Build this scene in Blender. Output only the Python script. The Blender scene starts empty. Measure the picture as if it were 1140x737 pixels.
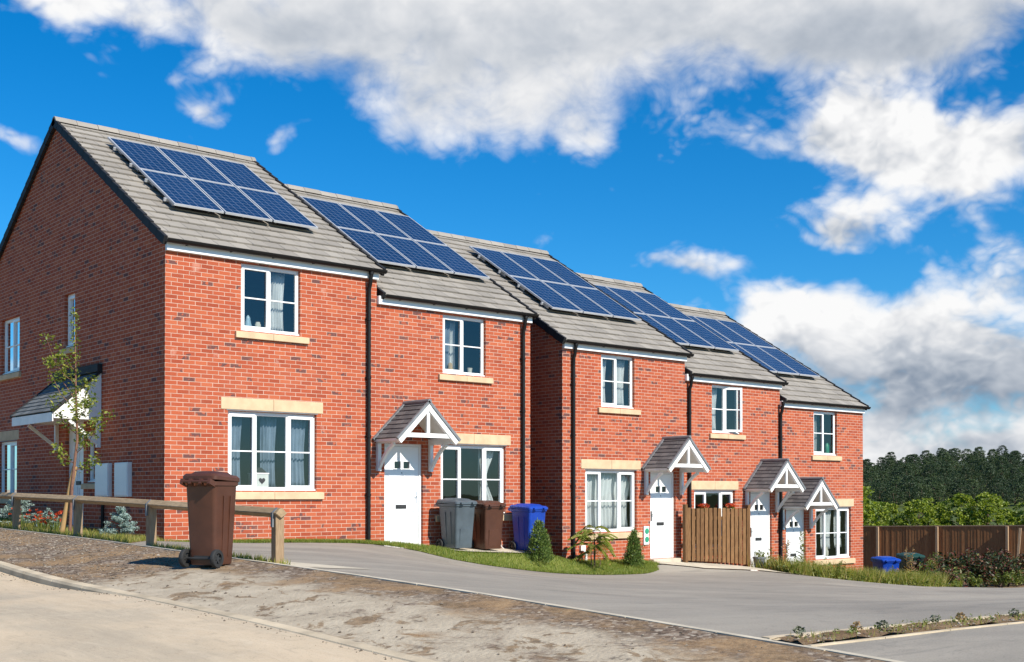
import bpy, bmesh, math, random
import numpy as np
from mathutils import Vector, Matrix
rnd = random.Random(7)
R = math.radians
scene = bpy.context.scene
COL = scene.collection

# ------------------------------------------------------------------ helpers
class MB:
    """collects faces and links them as ONE mesh object"""
    def __init__(self): self.v=[]; self.f=[]; self.m=[]; self.cur=0
    def add(self, vs, fs):
        b=len(self.v); self.v+= [tuple(p) for p in vs]
        for f in fs: self.f.append(tuple(b+i for i in f)); self.m.append(self.cur)
        return self
    def quad(self,a,b,c,d): return self.add([a,b,c,d],[(0,1,2,3)])
    def tri(self,a,b,c): return self.add([a,b,c],[(0,1,2)])
    def box(self,x0,x1,y0,y1,z0,z1):
        return self.add([(x0,y0,z0),(x1,y0,z0),(x1,y1,z0),(x0,y1,z0),(x0,y0,z1),(x1,y0,z1),(x1,y1,z1),(x0,y1,z1)],
            [(0,3,2,1),(4,5,6,7),(0,1,5,4),(1,2,6,5),(2,3,7,6),(3,0,4,7)])
    def obox(self,c,ax,ay,az):
        """oriented box, half-extent vectors"""
        c,ax,ay,az=map(Vector,(c,ax,ay,az))
        vs=[c+sx*ax+sy*ay+sz*az for sz in(-1,1) for (sx,sy) in((-1,-1),(1,-1),(1,1),(-1,1))]
        return self.add(vs,[(0,3,2,1),(4,5,6,7),(0,1,5,4),(1,2,6,5),(2,3,7,6),(3,0,4,7)])
    def bar(self,p,q,w,h,up=(0,0,1)):
        p,q=Vector(p),Vector(q); d=q-p; L=d.length; d.normalize()
        s=d.cross(Vector(up))
        if s.length<1e-4: s=d.cross(Vector((0,1,0)))
        s.normalize(); u=s.cross(d)
        return self.obox((p+q)/2,d*L/2,s*w/2,u*h/2)
    def prism(self,poly,vec):
        n=len(poly); vec=Vector(vec); a=[Vector(p) for p in poly]; b=[p+vec for p in a]
        return self.add(a+b,[tuple(range(n))[::-1],tuple(range(n,2*n))]+[(i,(i+1)%n,n+(i+1)%n,n+i) for i in range(n)])
    def tube(self,pts,rad,n=8,cap=True):
        pts=[Vector(p) for p in pts]; k=len(pts)
        rad=rad if isinstance(rad,(list,tuple)) else [rad]*k
        vs=[]; ref=None
        for i,p in enumerate(pts):
            d=(pts[min(i+1,k-1)]-pts[max(i-1,0)]).normalized()
            if ref is None: ref=Vector((1,0,0)) if abs(d.x)<.8 else Vector((0,1,0))
            s=d.cross(ref).normalized(); t=d.cross(s); ref=-t if False else ref
            for j in range(n):
                a=2*math.pi*j/n; vs.append(p+(s*math.cos(a)+t*math.sin(a))*rad[i])
        fs=[(i*n+j,i*n+(j+1)%n,(i+1)*n+(j+1)%n,(i+1)*n+j) for i in range(k-1) for j in range(n)]
        if cap: fs+=[tuple(range(n))[::-1],tuple(range((k-1)*n,k*n))]
        return self.add(vs,fs)
    def loft(self,loops,cap=True):
        n=len(loops[0]); vs=[p for l in loops for p in l]; k=len(loops)
        fs=[(i*n+j,i*n+(j+1)%n,(i+1)*n+(j+1)%n,(i+1)*n+j) for i in range(k-1) for j in range(n)]
        if cap: fs+=[tuple(range(n))[::-1],tuple(range((k-1)*n,k*n))]
        return self.add(vs,fs)
    def build(self,name,mat,parent=None,xf=None,org=None,smooth=False,bevel=0,recalc=True,kind=None):
        o_=org if org is not None else (parent_origin(parent) if parent else (0,0,0))
        vs=[tuple(xf(*p)) for p in self.v] if xf else self.v
        vs=[(p[0]-o_[0],p[1]-o_[1],p[2]-o_[2]) for p in vs]
        me=bpy.data.meshes.new(name); me.from_pydata(vs,[],self.f)
        for m in (mat if isinstance(mat,(list,tuple)) else [mat]): me.materials.append(m)
        if len(me.materials)>1: me.polygons.foreach_set('material_index',self.m)
        if recalc:
            bm=bmesh.new(); bm.from_mesh(me); bmesh.ops.recalc_face_normals(bm,faces=bm.faces); bm.to_mesh(me); bm.free()
        if smooth:
            me.shade_smooth()
            me.set_sharp_from_angle(angle=R(smooth if smooth is not True else 40))
        me.update()
        o=bpy.data.objects.new(name,me); COL.objects.link(o)
        if parent: o.parent=parent
        elif org is not None: o.location=org
        if bevel:
            b=o.modifiers.new('edge','BEVEL'); b.width=bevel; b.segments=1; b.limit_method='ANGLE'
        if kind: o['kind']=kind
        return o
ORG={}
def parent_origin(p):
    x=y=z=0
    while p is not None: x+=p.location.x; y+=p.location.y; z+=p.location.z; p=p.parent
    return (x,y,z)
def tag(o,label=None,cat=None,group=None,kind=None):
    if label: o['label']=label
    if cat: o['category']=cat
    if group: o['group']=group
    if kind: o['kind']=kind
    return o
def thing(name,loc,label,cat,group=None,rz=0):
    o=bpy.data.objects.new(name,None); COL.objects.link(o); o.location=loc; o.rotation_euler.z=rz
    o.empty_display_size=.2
    return tag(o,label,cat,group)
def kids(o): return [c for c in bpy.data.objects if c.parent==o]
def copy_tree(o,parent=None):
    c=o.copy(); COL.objects.link(c)
    if parent: c.parent=parent
    for ch in kids(o):
        copy_tree(ch,c)
    return c

# ------------------------------------------------------------------ node helpers
def mat(name):
    m=bpy.data.materials.new(name); m.use_nodes=True
    nt=m.node_tree; b=nt.nodes['Principled BSDF']
    return m,nt,b
class NT:
    def __init__(s,nt): s.nt=nt
    def n(s,t,**k):
        x=s.nt.nodes.new(t)
        for a,v in k.items(): setattr(x,a,v)
        return x
    def set(s,sock,v):
        if isinstance(v,bpy.types.NodeSocket): s.nt.links.new(v,sock)
        elif v is not None: sock.default_value=v
    def math(s,op,a,b=None,c=None,clamp=False):
        x=s.n('ShaderNodeMath',operation=op,use_clamp=clamp); s.set(x.inputs[0],a)
        if b is not None: s.set(x.inputs[1],b)
        if c is not None: s.set(x.inputs[2],c)
        return x.outputs[0]
    def vmath(s,op,a,b=None):
        x=s.n('ShaderNodeVectorMath',operation=op); s.set(x.inputs[0],a)
        if b is not None: s.set(x.inputs[1],b)
        return x.outputs['Value'] if op in('DOT_PRODUCT','LENGTH') else x.outputs[0]
    def xyz(s,x=0,y=0,z=0):
        c=s.n('ShaderNodeCombineXYZ')
        for i,v in enumerate((x,y,z)): s.set(c.inputs[i],v)
        return c.outputs[0]
    def sep(s,v):
        c=s.n('ShaderNodeSeparateXYZ'); s.set(c.inputs[0],v); return c.outputs
    def pos(s): return s.n('ShaderNodeNewGeometry').outputs['Position']
    def island(s): return s.n('ShaderNodeNewGeometry').outputs['Random Per Island']
    def obj(s): return s.n('ShaderNodeTexCoord').outputs['Object']
    def noise(s,v,scale,detail=4,rough=.55,dist=0):
        x=s.n('ShaderNodeTexNoise'); s.set(x.inputs['Vector'],v); x.inputs['Scale'].default_value=scale
        x.inputs['Detail'].default_value=detail; x.inputs['Roughness'].default_value=rough; x.inputs['Distortion'].default_value=dist
        return x.outputs['Fac']
    def vor(s,v,scale,feature='F1'):
        x=s.n('ShaderNodeTexVoronoi',feature=feature); s.set(x.inputs['Vector'],v); x.inputs['Scale'].default_value=scale
        return x
    def ramp(s,f,stops,interp='LINEAR'):
        x=s.n('ShaderNodeValToRGB'); x.color_ramp.interpolation=interp; s.set(x.inputs[0],f)
        el=x.color_ramp.elements
        while len(el)<len(stops): el.new(.5)
        for e,(p,c) in zip(el,stops):
            e.position=p; e.color=(c,c,c,1) if not isinstance(c,(tuple,list)) else tuple(c)+(1,)
        return x.outputs[0]
    def mix(s,f,a,b,blend='MIX'):
        x=s.n('ShaderNodeMix',data_type='RGBA',blend_type=blend); s.set(x.inputs[0],f)
        for i,v in((6,a),(7,b)):
            if isinstance(v,(tuple,list)): v=tuple(v)+((1,) if len(v)==3 else ())
            s.set(x.inputs[i],v)
        return x.outputs[2]
    def smooth(s,v,a,b,c=0.,d=1.):
        x=s.n('ShaderNodeMapRange',interpolation_type='SMOOTHSTEP'); s.set(x.inputs[0],v)
        for i,k in enumerate((a,b,c,d)): s.set(x.inputs[i+1],k)
        return x.outputs[0]
    def bump(s,h,strength,dist,normal=None):
        x=s.n('ShaderNodeBump'); x.inputs['Strength'].default_value=strength; x.inputs['Distance'].default_value=dist
        s.set(x.inputs['Height'],h)
        if normal is not None: s.set(x.inputs['Normal'],normal)
        return x.outputs[0]
def simple(name,col,rough=.6,var=.12,scale=6,metal=0,bump=0,bscale=60,spec=.5,coat=0,space='pos'):
    m,nt,b=mat(name); N=NT(nt)
    p=N.pos() if space=='pos' else N.obj()
    f=N.noise(p,scale,5)
    N.set(b.inputs['Base Color'],N.mix(N.smooth(f,.3,.7),tuple(c*(1-var) for c in col),tuple(min(1,c*(1+var)) for c in col)))
    f2=N.noise(p,scale*7,3)
    N.set(b.inputs['Roughness'],N.math('MULTIPLY_ADD',f2,.25,rough-.12,clamp=True)); b.inputs['Metallic'].default_value=metal
    b.inputs['Specular IOR Level'].default_value=spec; b.inputs['Coat Weight'].default_value=coat
    if bump: N.set(b.inputs['Normal'],N.bump(N.noise(p,bscale,4),1,bump))
    return m
def leafmat(name,stops,trans=.25,rough=.55,orand=0):
    m,nt,b=mat(name); N=NT(nt)
    f=N.island()
    if orand: f=N.math('ADD',N.math('MULTIPLY',f,1-orand),N.math('MULTIPLY',N.n('ShaderNodeObjectInfo').outputs['Random'],orand))
    N.set(b.inputs['Base Color'],N.ramp(f,stops))
    c=N.ramp(f,[(p,tuple(min(1,x*k) for x,k in zip(c,(1.3,1.4,.7)))) for p,c in stops])
    b.inputs['Roughness'].default_value=rough
    t=N.n('ShaderNodeBsdfTranslucent'); N.set(t.inputs[0],c)
    x=N.n('ShaderNodeMixShader'); x.inputs[0].default_value=trans
    nt.links.new(b.outputs[0],x.inputs[1]); nt.links.new(t.outputs[0],x.inputs[2])
    nt.links.new(x.outputs[0],nt.nodes['Material Output'].inputs[0])
    return m

M={}
# ---- brick
def make_brick():
    m,nt,b=mat('brick'); N=NT(nt); p=N.sep(N.pos())
    u=N.math('ADD',p[0],p[1]); wob=N.noise(N.pos(),9,2)
    v=N.xyz(u,N.math('ADD',p[2],N.math('MULTIPLY_ADD',wob,.006,-.003)),0)
    t=N.n('ShaderNodeTexBrick'); N.set(t.inputs['Vector'],v)
    t.inputs['Color1'].default_value=(0,0,0,1); t.inputs['Color2'].default_value=(1,1,1,1); t.inputs['Mortar'].default_value=(.5,.5,.5,1)
    t.inputs['Scale'].default_value=1; t.inputs['Mortar Size'].default_value=.0058; t.inputs['Mortar Smooth'].default_value=.25
    t.inputs['Brick Width'].default_value=.225; t.inputs['Row Height'].default_value=.075; t.inputs['Bias'].default_value=0
    sp=N.n('ShaderNodeSeparateColor'); N.set(sp.inputs[0],t.outputs['Color']); r=sp.outputs[0]
    red=N.ramp(r,[(0,(.28,.050,.022)),(.2,(.39,.080,.033)),(.4,(.35,.065,.027)),(.6,(.41,.092,.038)),(.75,(.44,.108,.046)),(.88,(.30,.053,.023)),(1,(.41,.087,.036))])
    # clustered dark burnt headers
    n1=N.noise(N.pos(),2.2,2)
    dk=N.math('MULTIPLY',N.math('GREATER_THAN',N.math('ADD',r,N.math('MULTIPLY',N.math('SUBTRACT',n1,.5),.35)),.925),N.smooth(N.noise(v,11,1),.36,.46))
    col=N.mix(N.math('MULTIPLY',dk,.85),red,(.075,.045,.048))
    fine=N.noise(N.pos(),38,4,.65)
    col=N.mix(N.math('MULTIPLY',N.smooth(fine,.35,.75),.16),col,(.50,.19,.11))
    big=N.noise(N.pos(),.9,4)
    col=N.mix(N.math('MULTIPLY',N.smooth(big,.5,.75),.09),col,(.52,.25,.17))
    sm=N.math('MULTIPLY',N.smooth(N.noise(N.pos(),2.6,5,.6),.63,.74),.42)       # patches of lime bloom
    col=N.mix(sm,col,(.60,.36,.28))
    mort=N.mix(N.smooth(N.noise(N.pos(),5,4),.3,.7),(.48,.31,.235),(.60,.42,.33))
    col=N.mix(t.outputs['Fac'],col,mort)
    N.set(b.inputs['Base Color'],col); b.inputs['Roughness'].default_value=.88; b.inputs['Specular IOR Level'].default_value=.25
    h=N.math('ADD',N.math('MULTIPLY',t.outputs['Fac'],-1),N.math('MULTIPLY',fine,.35))
    N.set(b.inputs['Normal'],N.bump(h,.6,.006))
    return m
M['brick']=make_brick()
def make_tiles(name,c0,c1,c2):
    m,nt,b=mat(name); N=NT(nt); f=N.island()
    col=N.ramp(f,[(0,c0),(.5,c1),(1,c2)])
    n=N.noise(N.pos(),3,5,.65)
    col=N.mix(N.math('MULTIPLY',N.smooth(n,.4,.7),.25),col,tuple(x*.68 for x in c1))
    l=N.smooth(N.noise(N.pos(),14,4,.6),.60,.72)
    col=N.mix(N.math('MULTIPLY',l,.35),col,(.36,.34,.28))
    N.set(b.inputs['Base Color'],col); b.inputs['Roughness'].default_value=.85; b.inputs['Specular IOR Level'].default_value=.25
    N.set(b.inputs['Normal'],N.bump(N.noise(N.pos(),70,4),.5,.004))
    return m
M['tile']=make_tiles('concrete_roof_tile',(.240,.216,.188),(.282,.254,.220),(.322,.291,.252))
M['slate']=make_tiles('porch_tile',(.09,.088,.09),(.12,.116,.116),(.155,.148,.145))
M['slatelean']=make_tiles('side_porch_tile',(.10,.11,.115),(.14,.15,.155),(.18,.19,.195))
M['verge']=simple('grey_plastic_verge',(.022,.022,.024),.7,.15,spec=.3)
M['lead']=simple('lead_grey_trim',(.17,.18,.19),.55,.15)
M['upvc']=simple('white_upvc',(.80,.80,.79),.32,.03,2)
M['paint']=simple('white_painted_timber',(.78,.77,.74),.5,.06,4)
M['shadepaint']=M['paint']
M['door']=simple('white_door',(.80,.80,.80),.35,.03,2)
M['stone']=simple('buff_cast_stone',(.58,.43,.27),.85,.10,4,bump=.002,bscale=90,spec=.2)
M['black']=simple('black_pvc',(.008,.007,.007),.5,.2,spec=.3)
M['alu']=simple('aluminium',(.60,.61,.63),.38,.05,metal=.35)
M['dark']=simple('dark_metal',(.03,.03,.03),.5,.2)
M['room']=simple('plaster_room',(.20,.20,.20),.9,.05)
M['roomfloor']=simple('carpet',(.16,.13,.11),.95,.1)
M['curtain_white']=simple('white_voile',(.72,.73,.72),.9,.05,3)
M['curtain_blue']=simple('slate_blue_curtain',(.24,.30,.38),.9,.12,5)
M['tanblind']=simple('tan_blind',(.62,.40,.22),.9,.08,3)
M['rubber']=simple('rubber',(.018,.018,.018),.75,.2)
M['concrete']=simple('pale_concrete',(.50,.44,.34),.9,.16,3,bump=.003,bscale=70,spec=.2)
M['kerb']=simple('kerb_concrete',(.50,.41,.29),.9,.22,2.2,bump=.004,bscale=60,spec=.2)
M['bin_brown']=simple('brown_bin_plastic',(.078,.029,.016),.42,.12,5,bump=.0008,bscale=300)
M['bin_grey']=simple('grey_bin_plastic',(.075,.095,.11),.45,.12,5)
M['bin_blue']=simple('blue_bin_plastic',(.006,.05,.36),.42,.1,5)
M['bin_green']=simple('green_bin_plastic',(.012,.055,.04),.5,.15,5)
def glassmat():
    m,nt,b=mat('window_glass'); N=NT(nt); nt.nodes.remove(b)
    fr=N.n('ShaderNodeFresnel'); fr.inputs[0].default_value=1.52
    n=N.bump(N.noise(N.pos(),1.3,2),.06,.02)
    N.set(fr.inputs['Normal'],n)
    g=N.n('ShaderNodeBsdfGlossy'); g.inputs['Roughness'].default_value=.01; N.set(g.inputs['Normal'],n)
    t=N.n('ShaderNodeBsdfTransparent'); t.inputs[0].default_value=(.80,.84,.85,1)
    x=N.n('ShaderNodeMixShader'); N.set(x.inputs[0],N.math('MULTIPLY_ADD',fr.outputs[0],1.1,.045,clamp=True))
    nt.links.new(t.outputs[0],x.inputs[1]); nt.links.new(g.outputs[0],x.inputs[2])
    nt.links.new(x.outputs[0],nt.nodes['Material Output'].inputs[0])
    return m
M['glass']=glassmat()
def solarmat():
    m,nt,b=mat('solar_cells'); N=NT(nt); p=N.sep(N.obj())
    t=N.n('ShaderNodeTexBrick'); N.set(t.inputs['Vector'],N.xyz(N.math('ADD',p[0],-.032),N.math('ADD',p[1],-.045),0)); t.offset=0
    t.inputs['Color1'].default_value=(0,0,0,1); t.inputs['Color2'].default_value=(1,1,1,1); t.inputs['Mortar'].default_value=(.5,.5,.5,1)
    t.inputs['Scale'].default_value=1; t.inputs['Mortar Size'].default_value=.0055; t.inputs['Mortar Smooth'].default_value=.1
    t.inputs['Brick Width'].default_value=.158; t.inputs['Row Height'].default_value=.1755
    sp=N.n('ShaderNodeSeparateColor'); N.set(sp.inputs[0],t.outputs['Color'])
    cr=N.vor(N.obj(),24).outputs['Color']; spc=N.n('ShaderNodeSeparateColor'); N.set(spc.inputs[0],cr)   # crystal grains of the silicon
    f=N.math('ADD',N.math('MULTIPLY',sp.outputs[0],.8),N.math('MULTIPLY',spc.outputs[0],.2))
    oi=N.n('ShaderNodeObjectInfo').outputs['Random']
    col=N.ramp(f,[(0,(.004,.013,.042)),(.5,(.005,.018,.056)),(1,(.007,.025,.072))])
    col=N.mix(N.math('MULTIPLY',oi,.4),col,(.010,.032,.09))
    bus=N.math('LESS_THAN',N.math('ABSOLUTE',N.math('SUBTRACT',N.math('FRACT',N.math('DIVIDE',N.math('ADD',p[0],-.032),.0527)),.5)),.03)
    col=N.mix(N.math('MULTIPLY',bus,.22),col,(.30,.34,.38))
    col=N.mix(t.outputs['Fac'],col,(.15,.18,.25))
    N.set(b.inputs['Base Color'],col); b.inputs['Roughness'].default_value=.16; b.inputs['Specular IOR Level'].default_value=.5
    b.inputs['Coat Weight'].default_value=.3; b.inputs['Coat Roughness'].default_value=.08
    return m
M['solar']=solarmat()
def woodmat(name,c0,c1,sc=(8,8,1.2),rough=.8):
    m,nt,b=mat(name); N=NT(nt)
    v=N.vmath('MULTIPLY',N.pos(),sc)
    n=N.noise(v,5,5,.6,.6); isl=N.island()
    col=N.mix(N.smooth(n,.3,.7),c0,c1)
    col=N.mix(N.math('MULTIPLY',isl,.45),col,tuple(x*.55 for x in c0))
    N.set(b.inputs['Base Color'],col); b.inputs['Roughness'].default_value=rough; b.inputs['Specular IOR Level'].default_value=.25
    N.set(b.inputs['Normal'],N.bump(n,.5,.004))
    return m
M['rail']=woodmat('weathered_timber',(.34,.235,.135),(.50,.36,.215),(6,1.2,6))
M['postwood']=woodmat('post_timber',(.30,.20,.115),(.46,.32,.195),(8,8,1.2))
M['stake']=woodmat('stake_timber',(.42,.26,.11),(.56,.37,.17),(8,8,1.2))
M['gate']=woodmat('picket_timber',(.14,.068,.027),(.28,.15,.064),(9,9,1))
M['fence']=woodmat('brown_fence_boards',(.26,.11,.045),(.37,.18,.075),(7,7,.8))
M['fencepost']=woodmat('pale_fence_post',(.42,.27,.16),(.55,.38,.24),(8,8,1))
M['bark']=woodmat('bark',(.10,.065,.045),(.19,.13,.09),(14,14,5))
M['bark2']=woodmat('young_bark',(.16,.075,.05),(.27,.15,.10),(14,14,5))

# ---- ground materials
def tarmac():
    m,nt,b=mat('drive_tarmac'); N=NT(nt); p=N.pos()
    n=N.noise(p,.5,5,.6); st=N.vmath('MULTIPLY',p,(.25,1.1,1)); n2=N.noise(st,.8,4,.6,.4)
    col=N.mix(N.smooth(n,.3,.7),(.225,.197,.160),(.285,.252,.205))
    col=N.mix(N.math('MULTIPLY',N.smooth(n2,.42,.70),.6),col,(.39,.34,.27)); n3=N.noise(N.vmath('MULTIPLY',p,(.5,2.6,1)),1.7,5,.62,.8); col=N.mix(N.math('MULTIPLY',N.smooth(n3,.54,.70),.45),col,(.13,.118,.10)); n4=N.noise(p,2.3,6,.72,.4); col=N.mix(N.math('MULTIPLY',N.smooth(n4,.60,.70),.35),col,(.12,.108,.09))
    g=N.noise(p,140,3,.7); col=N.mix(N.math('MULTIPLY',N.smooth(g,.42,.7),.45),col,(.38,.36,.325))
    g2=N.smooth(N.noise(p,70,2),.56,.7); col=N.mix(N.math('MULTIPLY',g2,.45),col,(.07,.066,.06))
    cr=N.smooth(N.noise(p,.35,6,.7),.66,.70); col=N.mix(N.math('MULTIPLY',cr,.3),col,(.10,.095,.085))
    N.set(b.inputs['Base Color'],col); b.inputs['Roughness'].default_value=.85; b.inputs['Specular IOR Level'].default_value=.3
    N.set(b.inputs['Normal'],N.bump(g,.6,.006)); return m
M['tarmac']=tarmac()
def road():
    m,nt,b=mat('dusty_road'); N=NT(nt); p=N.pos()
    st=N.vmath('MULTIPLY',p,(1.5,.3,1)); n=N.noise(st,1.1,5,.62,.5); n1=N.noise(p,.45,5,.6)
    col=N.mix(N.smooth(n,.3,.7),(.475,.372,.255),(.58,.458,.318))
    col=N.mix(N.math('MULTIPLY',N.smooth(n1,.44,.62),.8),col,(.40,.335,.25))
    mm=N.noise(N.vmath('MULTIPLY',p,(2.2,1.0,1)),3.2,6,.7,1.0); col=N.mix(N.math('MULTIPLY',N.smooth(mm,.5,.7),.4),col,(.60,.50,.37)); col=N.mix(N.math('MULTIPLY',N.smooth(mm,.46,.32),.4),col,(.30,.245,.18))
    g=N.noise(p,110,3,.7); col=N.mix(N.math('MULTIPLY',N.smooth(g,.45,.7),.35),col,(.55,.47,.36))
    g2=N.smooth(N.noise(p,60,2),.58,.70); col=N.mix(N.math('MULTIPLY',g2,.4),col,(.20,.165,.13))
    str_=N.noise(N.vmath('MULTIPLY',p,(9,1.0,1)),1.6,4,.6,.8); col=N.mix(N.math('MULTIPLY',N.smooth(str_,.5,.72),.45),col,(.55,.45,.32))
    tr=N.noise(N.xyz(N.sep(p)[0],N.math('MULTIPLY',N.sep(p)[1],.04),0),1.3,4,.6); col=N.mix(N.math('MULTIPLY',N.smooth(tr,.46,.66),.30),col,(.27,.225,.165))
    N.set(b.inputs['Base Color'],col); b.inputs['Roughness'].default_value=.92; b.inputs['Specular IOR Level'].default_value=.15
    N.set(b.inputs['Normal'],N.bump(N.math('ADD',g,N.math('MULTIPLY',str_,1.5)),.55,.006)); return m
M['road']=road()
def verge_m():
    m,nt,b=mat('gravelly_verge'); N=NT(nt); p=N.pos(); s=N.sep(p)
    v1=N.vor(p,26); sp=N.n('ShaderNodeSeparateColor'); N.set(sp.inputs[0],v1.outputs['Color'])
    grav=N.ramp(sp.outputs[0],[(0,(.06,.042,.030)),(.45,(.16,.112,.078)),(.75,(.22,.165,.12)),(1,(.40,.34,.27))])
    soil=N.mix(N.smooth(N.noise(p,6,5,.65),.3,.7),(.20,.125,.066),(.33,.215,.115))
    n1=N.noise(p,1.4,5,.65)
    ground=N.mix(N.smooth(n1,.44,.60),grav,soil)
    pale=N.mix(N.smooth(N.noise(p,3.5,5,.6),.3,.7),(.375,.31,.228),(.48,.405,.30))
    # concrete crossing, worn and muddy, from the bin towards the lower right
    n2=N.noise(N.vmath('MULTIPLY',p,(.9,.55,1)),1.5,5,.66,.6)
    zone=N.smooth(s[1],-6.3,-7.3)
    edge=N.smooth(N.math('ADD',s[0],N.math('MULTIPLY',n1,1.1)),-1.9,-2.5)
    k=N.math('MULTIPLY',N.math('MULTIPLY',zone,edge),N.smooth(n2,.36,.47))
    col=N.mix(k,ground,pale)
    bz=N.noise(N.vmath('MULTIPLY',p,(1.3,.8,1)),1.9,5,.68,.8); col=N.mix(N.math('MULTIPLY',N.smooth(bz,.53,.60),.85),col,N.mix(N.smooth(N.noise(p,9,4),.35,.65),(.13,.085,.047),(.25,.165,.09)))
    d=N.smooth(N.noise(p,5.2,5,.7),.58,.70); col=N.mix(N.math('MULTIPLY',d,.75),col,(.085,.066,.050))
    g=N.noise(p,95,3,.7); col=N.mix(N.math('MULTIPLY',N.smooth(g,.5,.72),.4),col,(.42,.36,.29))
    N.set(b.inputs['Base Color'],col); b.inputs['Roughness'].default_value=.95; b.inputs['Specular IOR Level'].default_value=.15
    N.set(b.inputs['Normal'],N.bump(N.math('ADD',N.math('MULTIPLY',v1.outputs['Distance'],-1.0),g),.55,.010)); return m
M['vergeground']=verge_m()
def soilgrass(name,a,b_,c,sc=3):
    m,nt,b=mat(name); N=NT(nt); p=N.pos()
    col=N.mix(N.smooth(N.noise(p,sc,5,.65),.35,.65),a,b_)
    col=N.mix(N.math('MULTIPLY',N.smooth(N.noise(p,sc*12,4,.7),.5,.7),.6),col,c)
    N.set(b.inputs['Base Color'],col); b.inputs['Roughness'].default_value=.95; b.inputs['Specular IOR Level'].default_value=.1
    N.set(b.inputs['Normal'],N.bump(N.noise(p,60,4,.7),.8,.02)); return m
M['soil']=soilgrass('bed_soil',(.16,.10,.055),(.25,.165,.095),(.33,.25,.16))
M['turf']=soilgrass('turf_soil',(.13,.16,.03),(.18,.20,.045),(.23,.20,.08))
M['field']=soilgrass('field',(.06,.085,.025),(.09,.11,.03),(.05,.07,.02),.2)
M['blade']=leafmat('grass_blades',[(0,(.11,.165,.02)),(.5,(.18,.24,.03)),(.85,(.27,.28,.05)),(1,(.36,.31,.10))],.4)
M['weedblade']=leafmat('weed_blades',[(0,(.12,.16,.022)),(.4,(.24,.26,.04)),(.75,(.36,.33,.08)),(1,(.46,.34,.15))],.4)
M['pine']=leafmat('pine_needles',[(0,(.012,.028,.009)),(.5,(.034,.060,.018)),(.85,(.066,.10,.027)),(1,(.11,.14,.035))],.1,orand=.45)
M['hedgeleaf']=leafmat('hedge_leaves',[(0,(.08,.125,.009)),(.5,(.18,.235,.016)),(.85,(.29,.33,.025)),(1,(.38,.39,.05))],.3)
M['treeleaf']=leafmat('tree_leaves',[(0,(.06,.10,.02)),(.6,(.12,.17,.03)),(1,(.22,.26,.06))],.35)
M['young']=leafmat('young_tree_leaves',[(0,(.08,.12,.015)),(.5,(.17,.22,.03)),(.85,(.30,.32,.05)),(1,(.42,.38,.08))],.4)
M['spruce']=leafmat('blue_spruce_needles',[(0,(.13,.20,.18)),(.5,(.24,.34,.31)),(1,(.42,.52,.48))],.1)
M['conifer']=leafmat('dwarf_conifer',[(0,(.045,.085,.014)),(.5,(.10,.155,.026)),(1,(.19,.25,.05))],.15)
M['photinia']=leafmat('photinia_leaves',[(0,(.012,.028,.006)),(.5,(.032,.055,.011)),(.62,(.07,.016,.010)),(.82,(.12,.022,.012)),(.92,(.20,.10,.05)),(1,(.15,.17,.04))],.15)
M['sumac']=leafmat('sumac_leaves',[(0,(.13,.18,.025)),(.6,(.26,.30,.05)),(1,(.38,.30,.11))],.4)
M['redpetal']=leafmat('red_petals',[(0,(.45,.03,.01)),(1,(.62,.10,.02))],.3)
M['weedleaf']=leafmat('weed_leaves',[(0,(.06,.10,.015)),(.6,(.15,.19,.03)),(1,(.26,.25,.07))],.35)
M['dryplant']=leafmat('dry_weed',[(0,(.22,.12,.06)),(.6,(.36,.24,.11)),(1,(.5,.36,.2))],.3)
M['greyleaf']=leafmat('grey_green_leaves',[(0,(.07,.085,.05)),(.6,(.16,.17,.11)),(1,(.30,.28,.20))],.15)
M['stone_bit']=make_tiles('verge_stones',(.10,.08,.062),(.20,.16,.12),(.40,.34,.27))

# ------------------------------------------------------------------ terrain
GX=[-2.1,0,2,4.4,6,8,9.5,12,14,16,18,20,22,24,27,30,34]
GY=[-30,-20,-14.3,-10,-6,-3,-1.5,-.9,0,3,12]
r14=[-.15,-.195,-.24,-.30,-.36,-.45,-.52,-.63,-.72,-.82,-.92,-1.02,-1.12,-1.24,-1.4,-1.55,-1.7]
r0=[.235,.0,-.02,-.1,-.26,-.36,-.64,-.74,-.86,-1.05,-1.5,-1.68,-1.8,-1.95,-2.15,-2.25,-2.35]
GZ=[[z-.7 for z in r14],[z-.27 for z in r14],r14,
 [.01,-.2,-.39,-.53,-.63,-.74,-.80,-.91,-1.0,-1.09,-1.19,-1.29,-1.39,-1.5,-1.66,-1.8,-1.9],
 [.11,-.02,-.25,-.51,-.64,-.76,-.83,-1.01,-1.18,-1.28,-1.4,-1.5,-1.62,-1.72,-1.9,-2.04,-2.14],
 [.18,.05,-.08,-.44,-.65,-.77,-.84,-.95,-1.04,-1.21,-1.42,-1.58,-1.72,-1.85,-2.02,-2.17,-2.27],
 [.21,.08,0,-.27,-.52,-.78,-.87,-.93,-1.0,-1.14,-1.45,-1.65,-1.75,-1.88,-2.05,-2.2,-2.3],
 [.22,.05,-.01,-.15,-.31,-.43,-.73,-.82,-.92,-1.09,-1.48,-1.66,-1.78,-1.92,-2.1,-2.22,-2.32],
 r0,[.28,.13]+r0[2:],[.5,.35]+r0[2:]]
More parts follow.
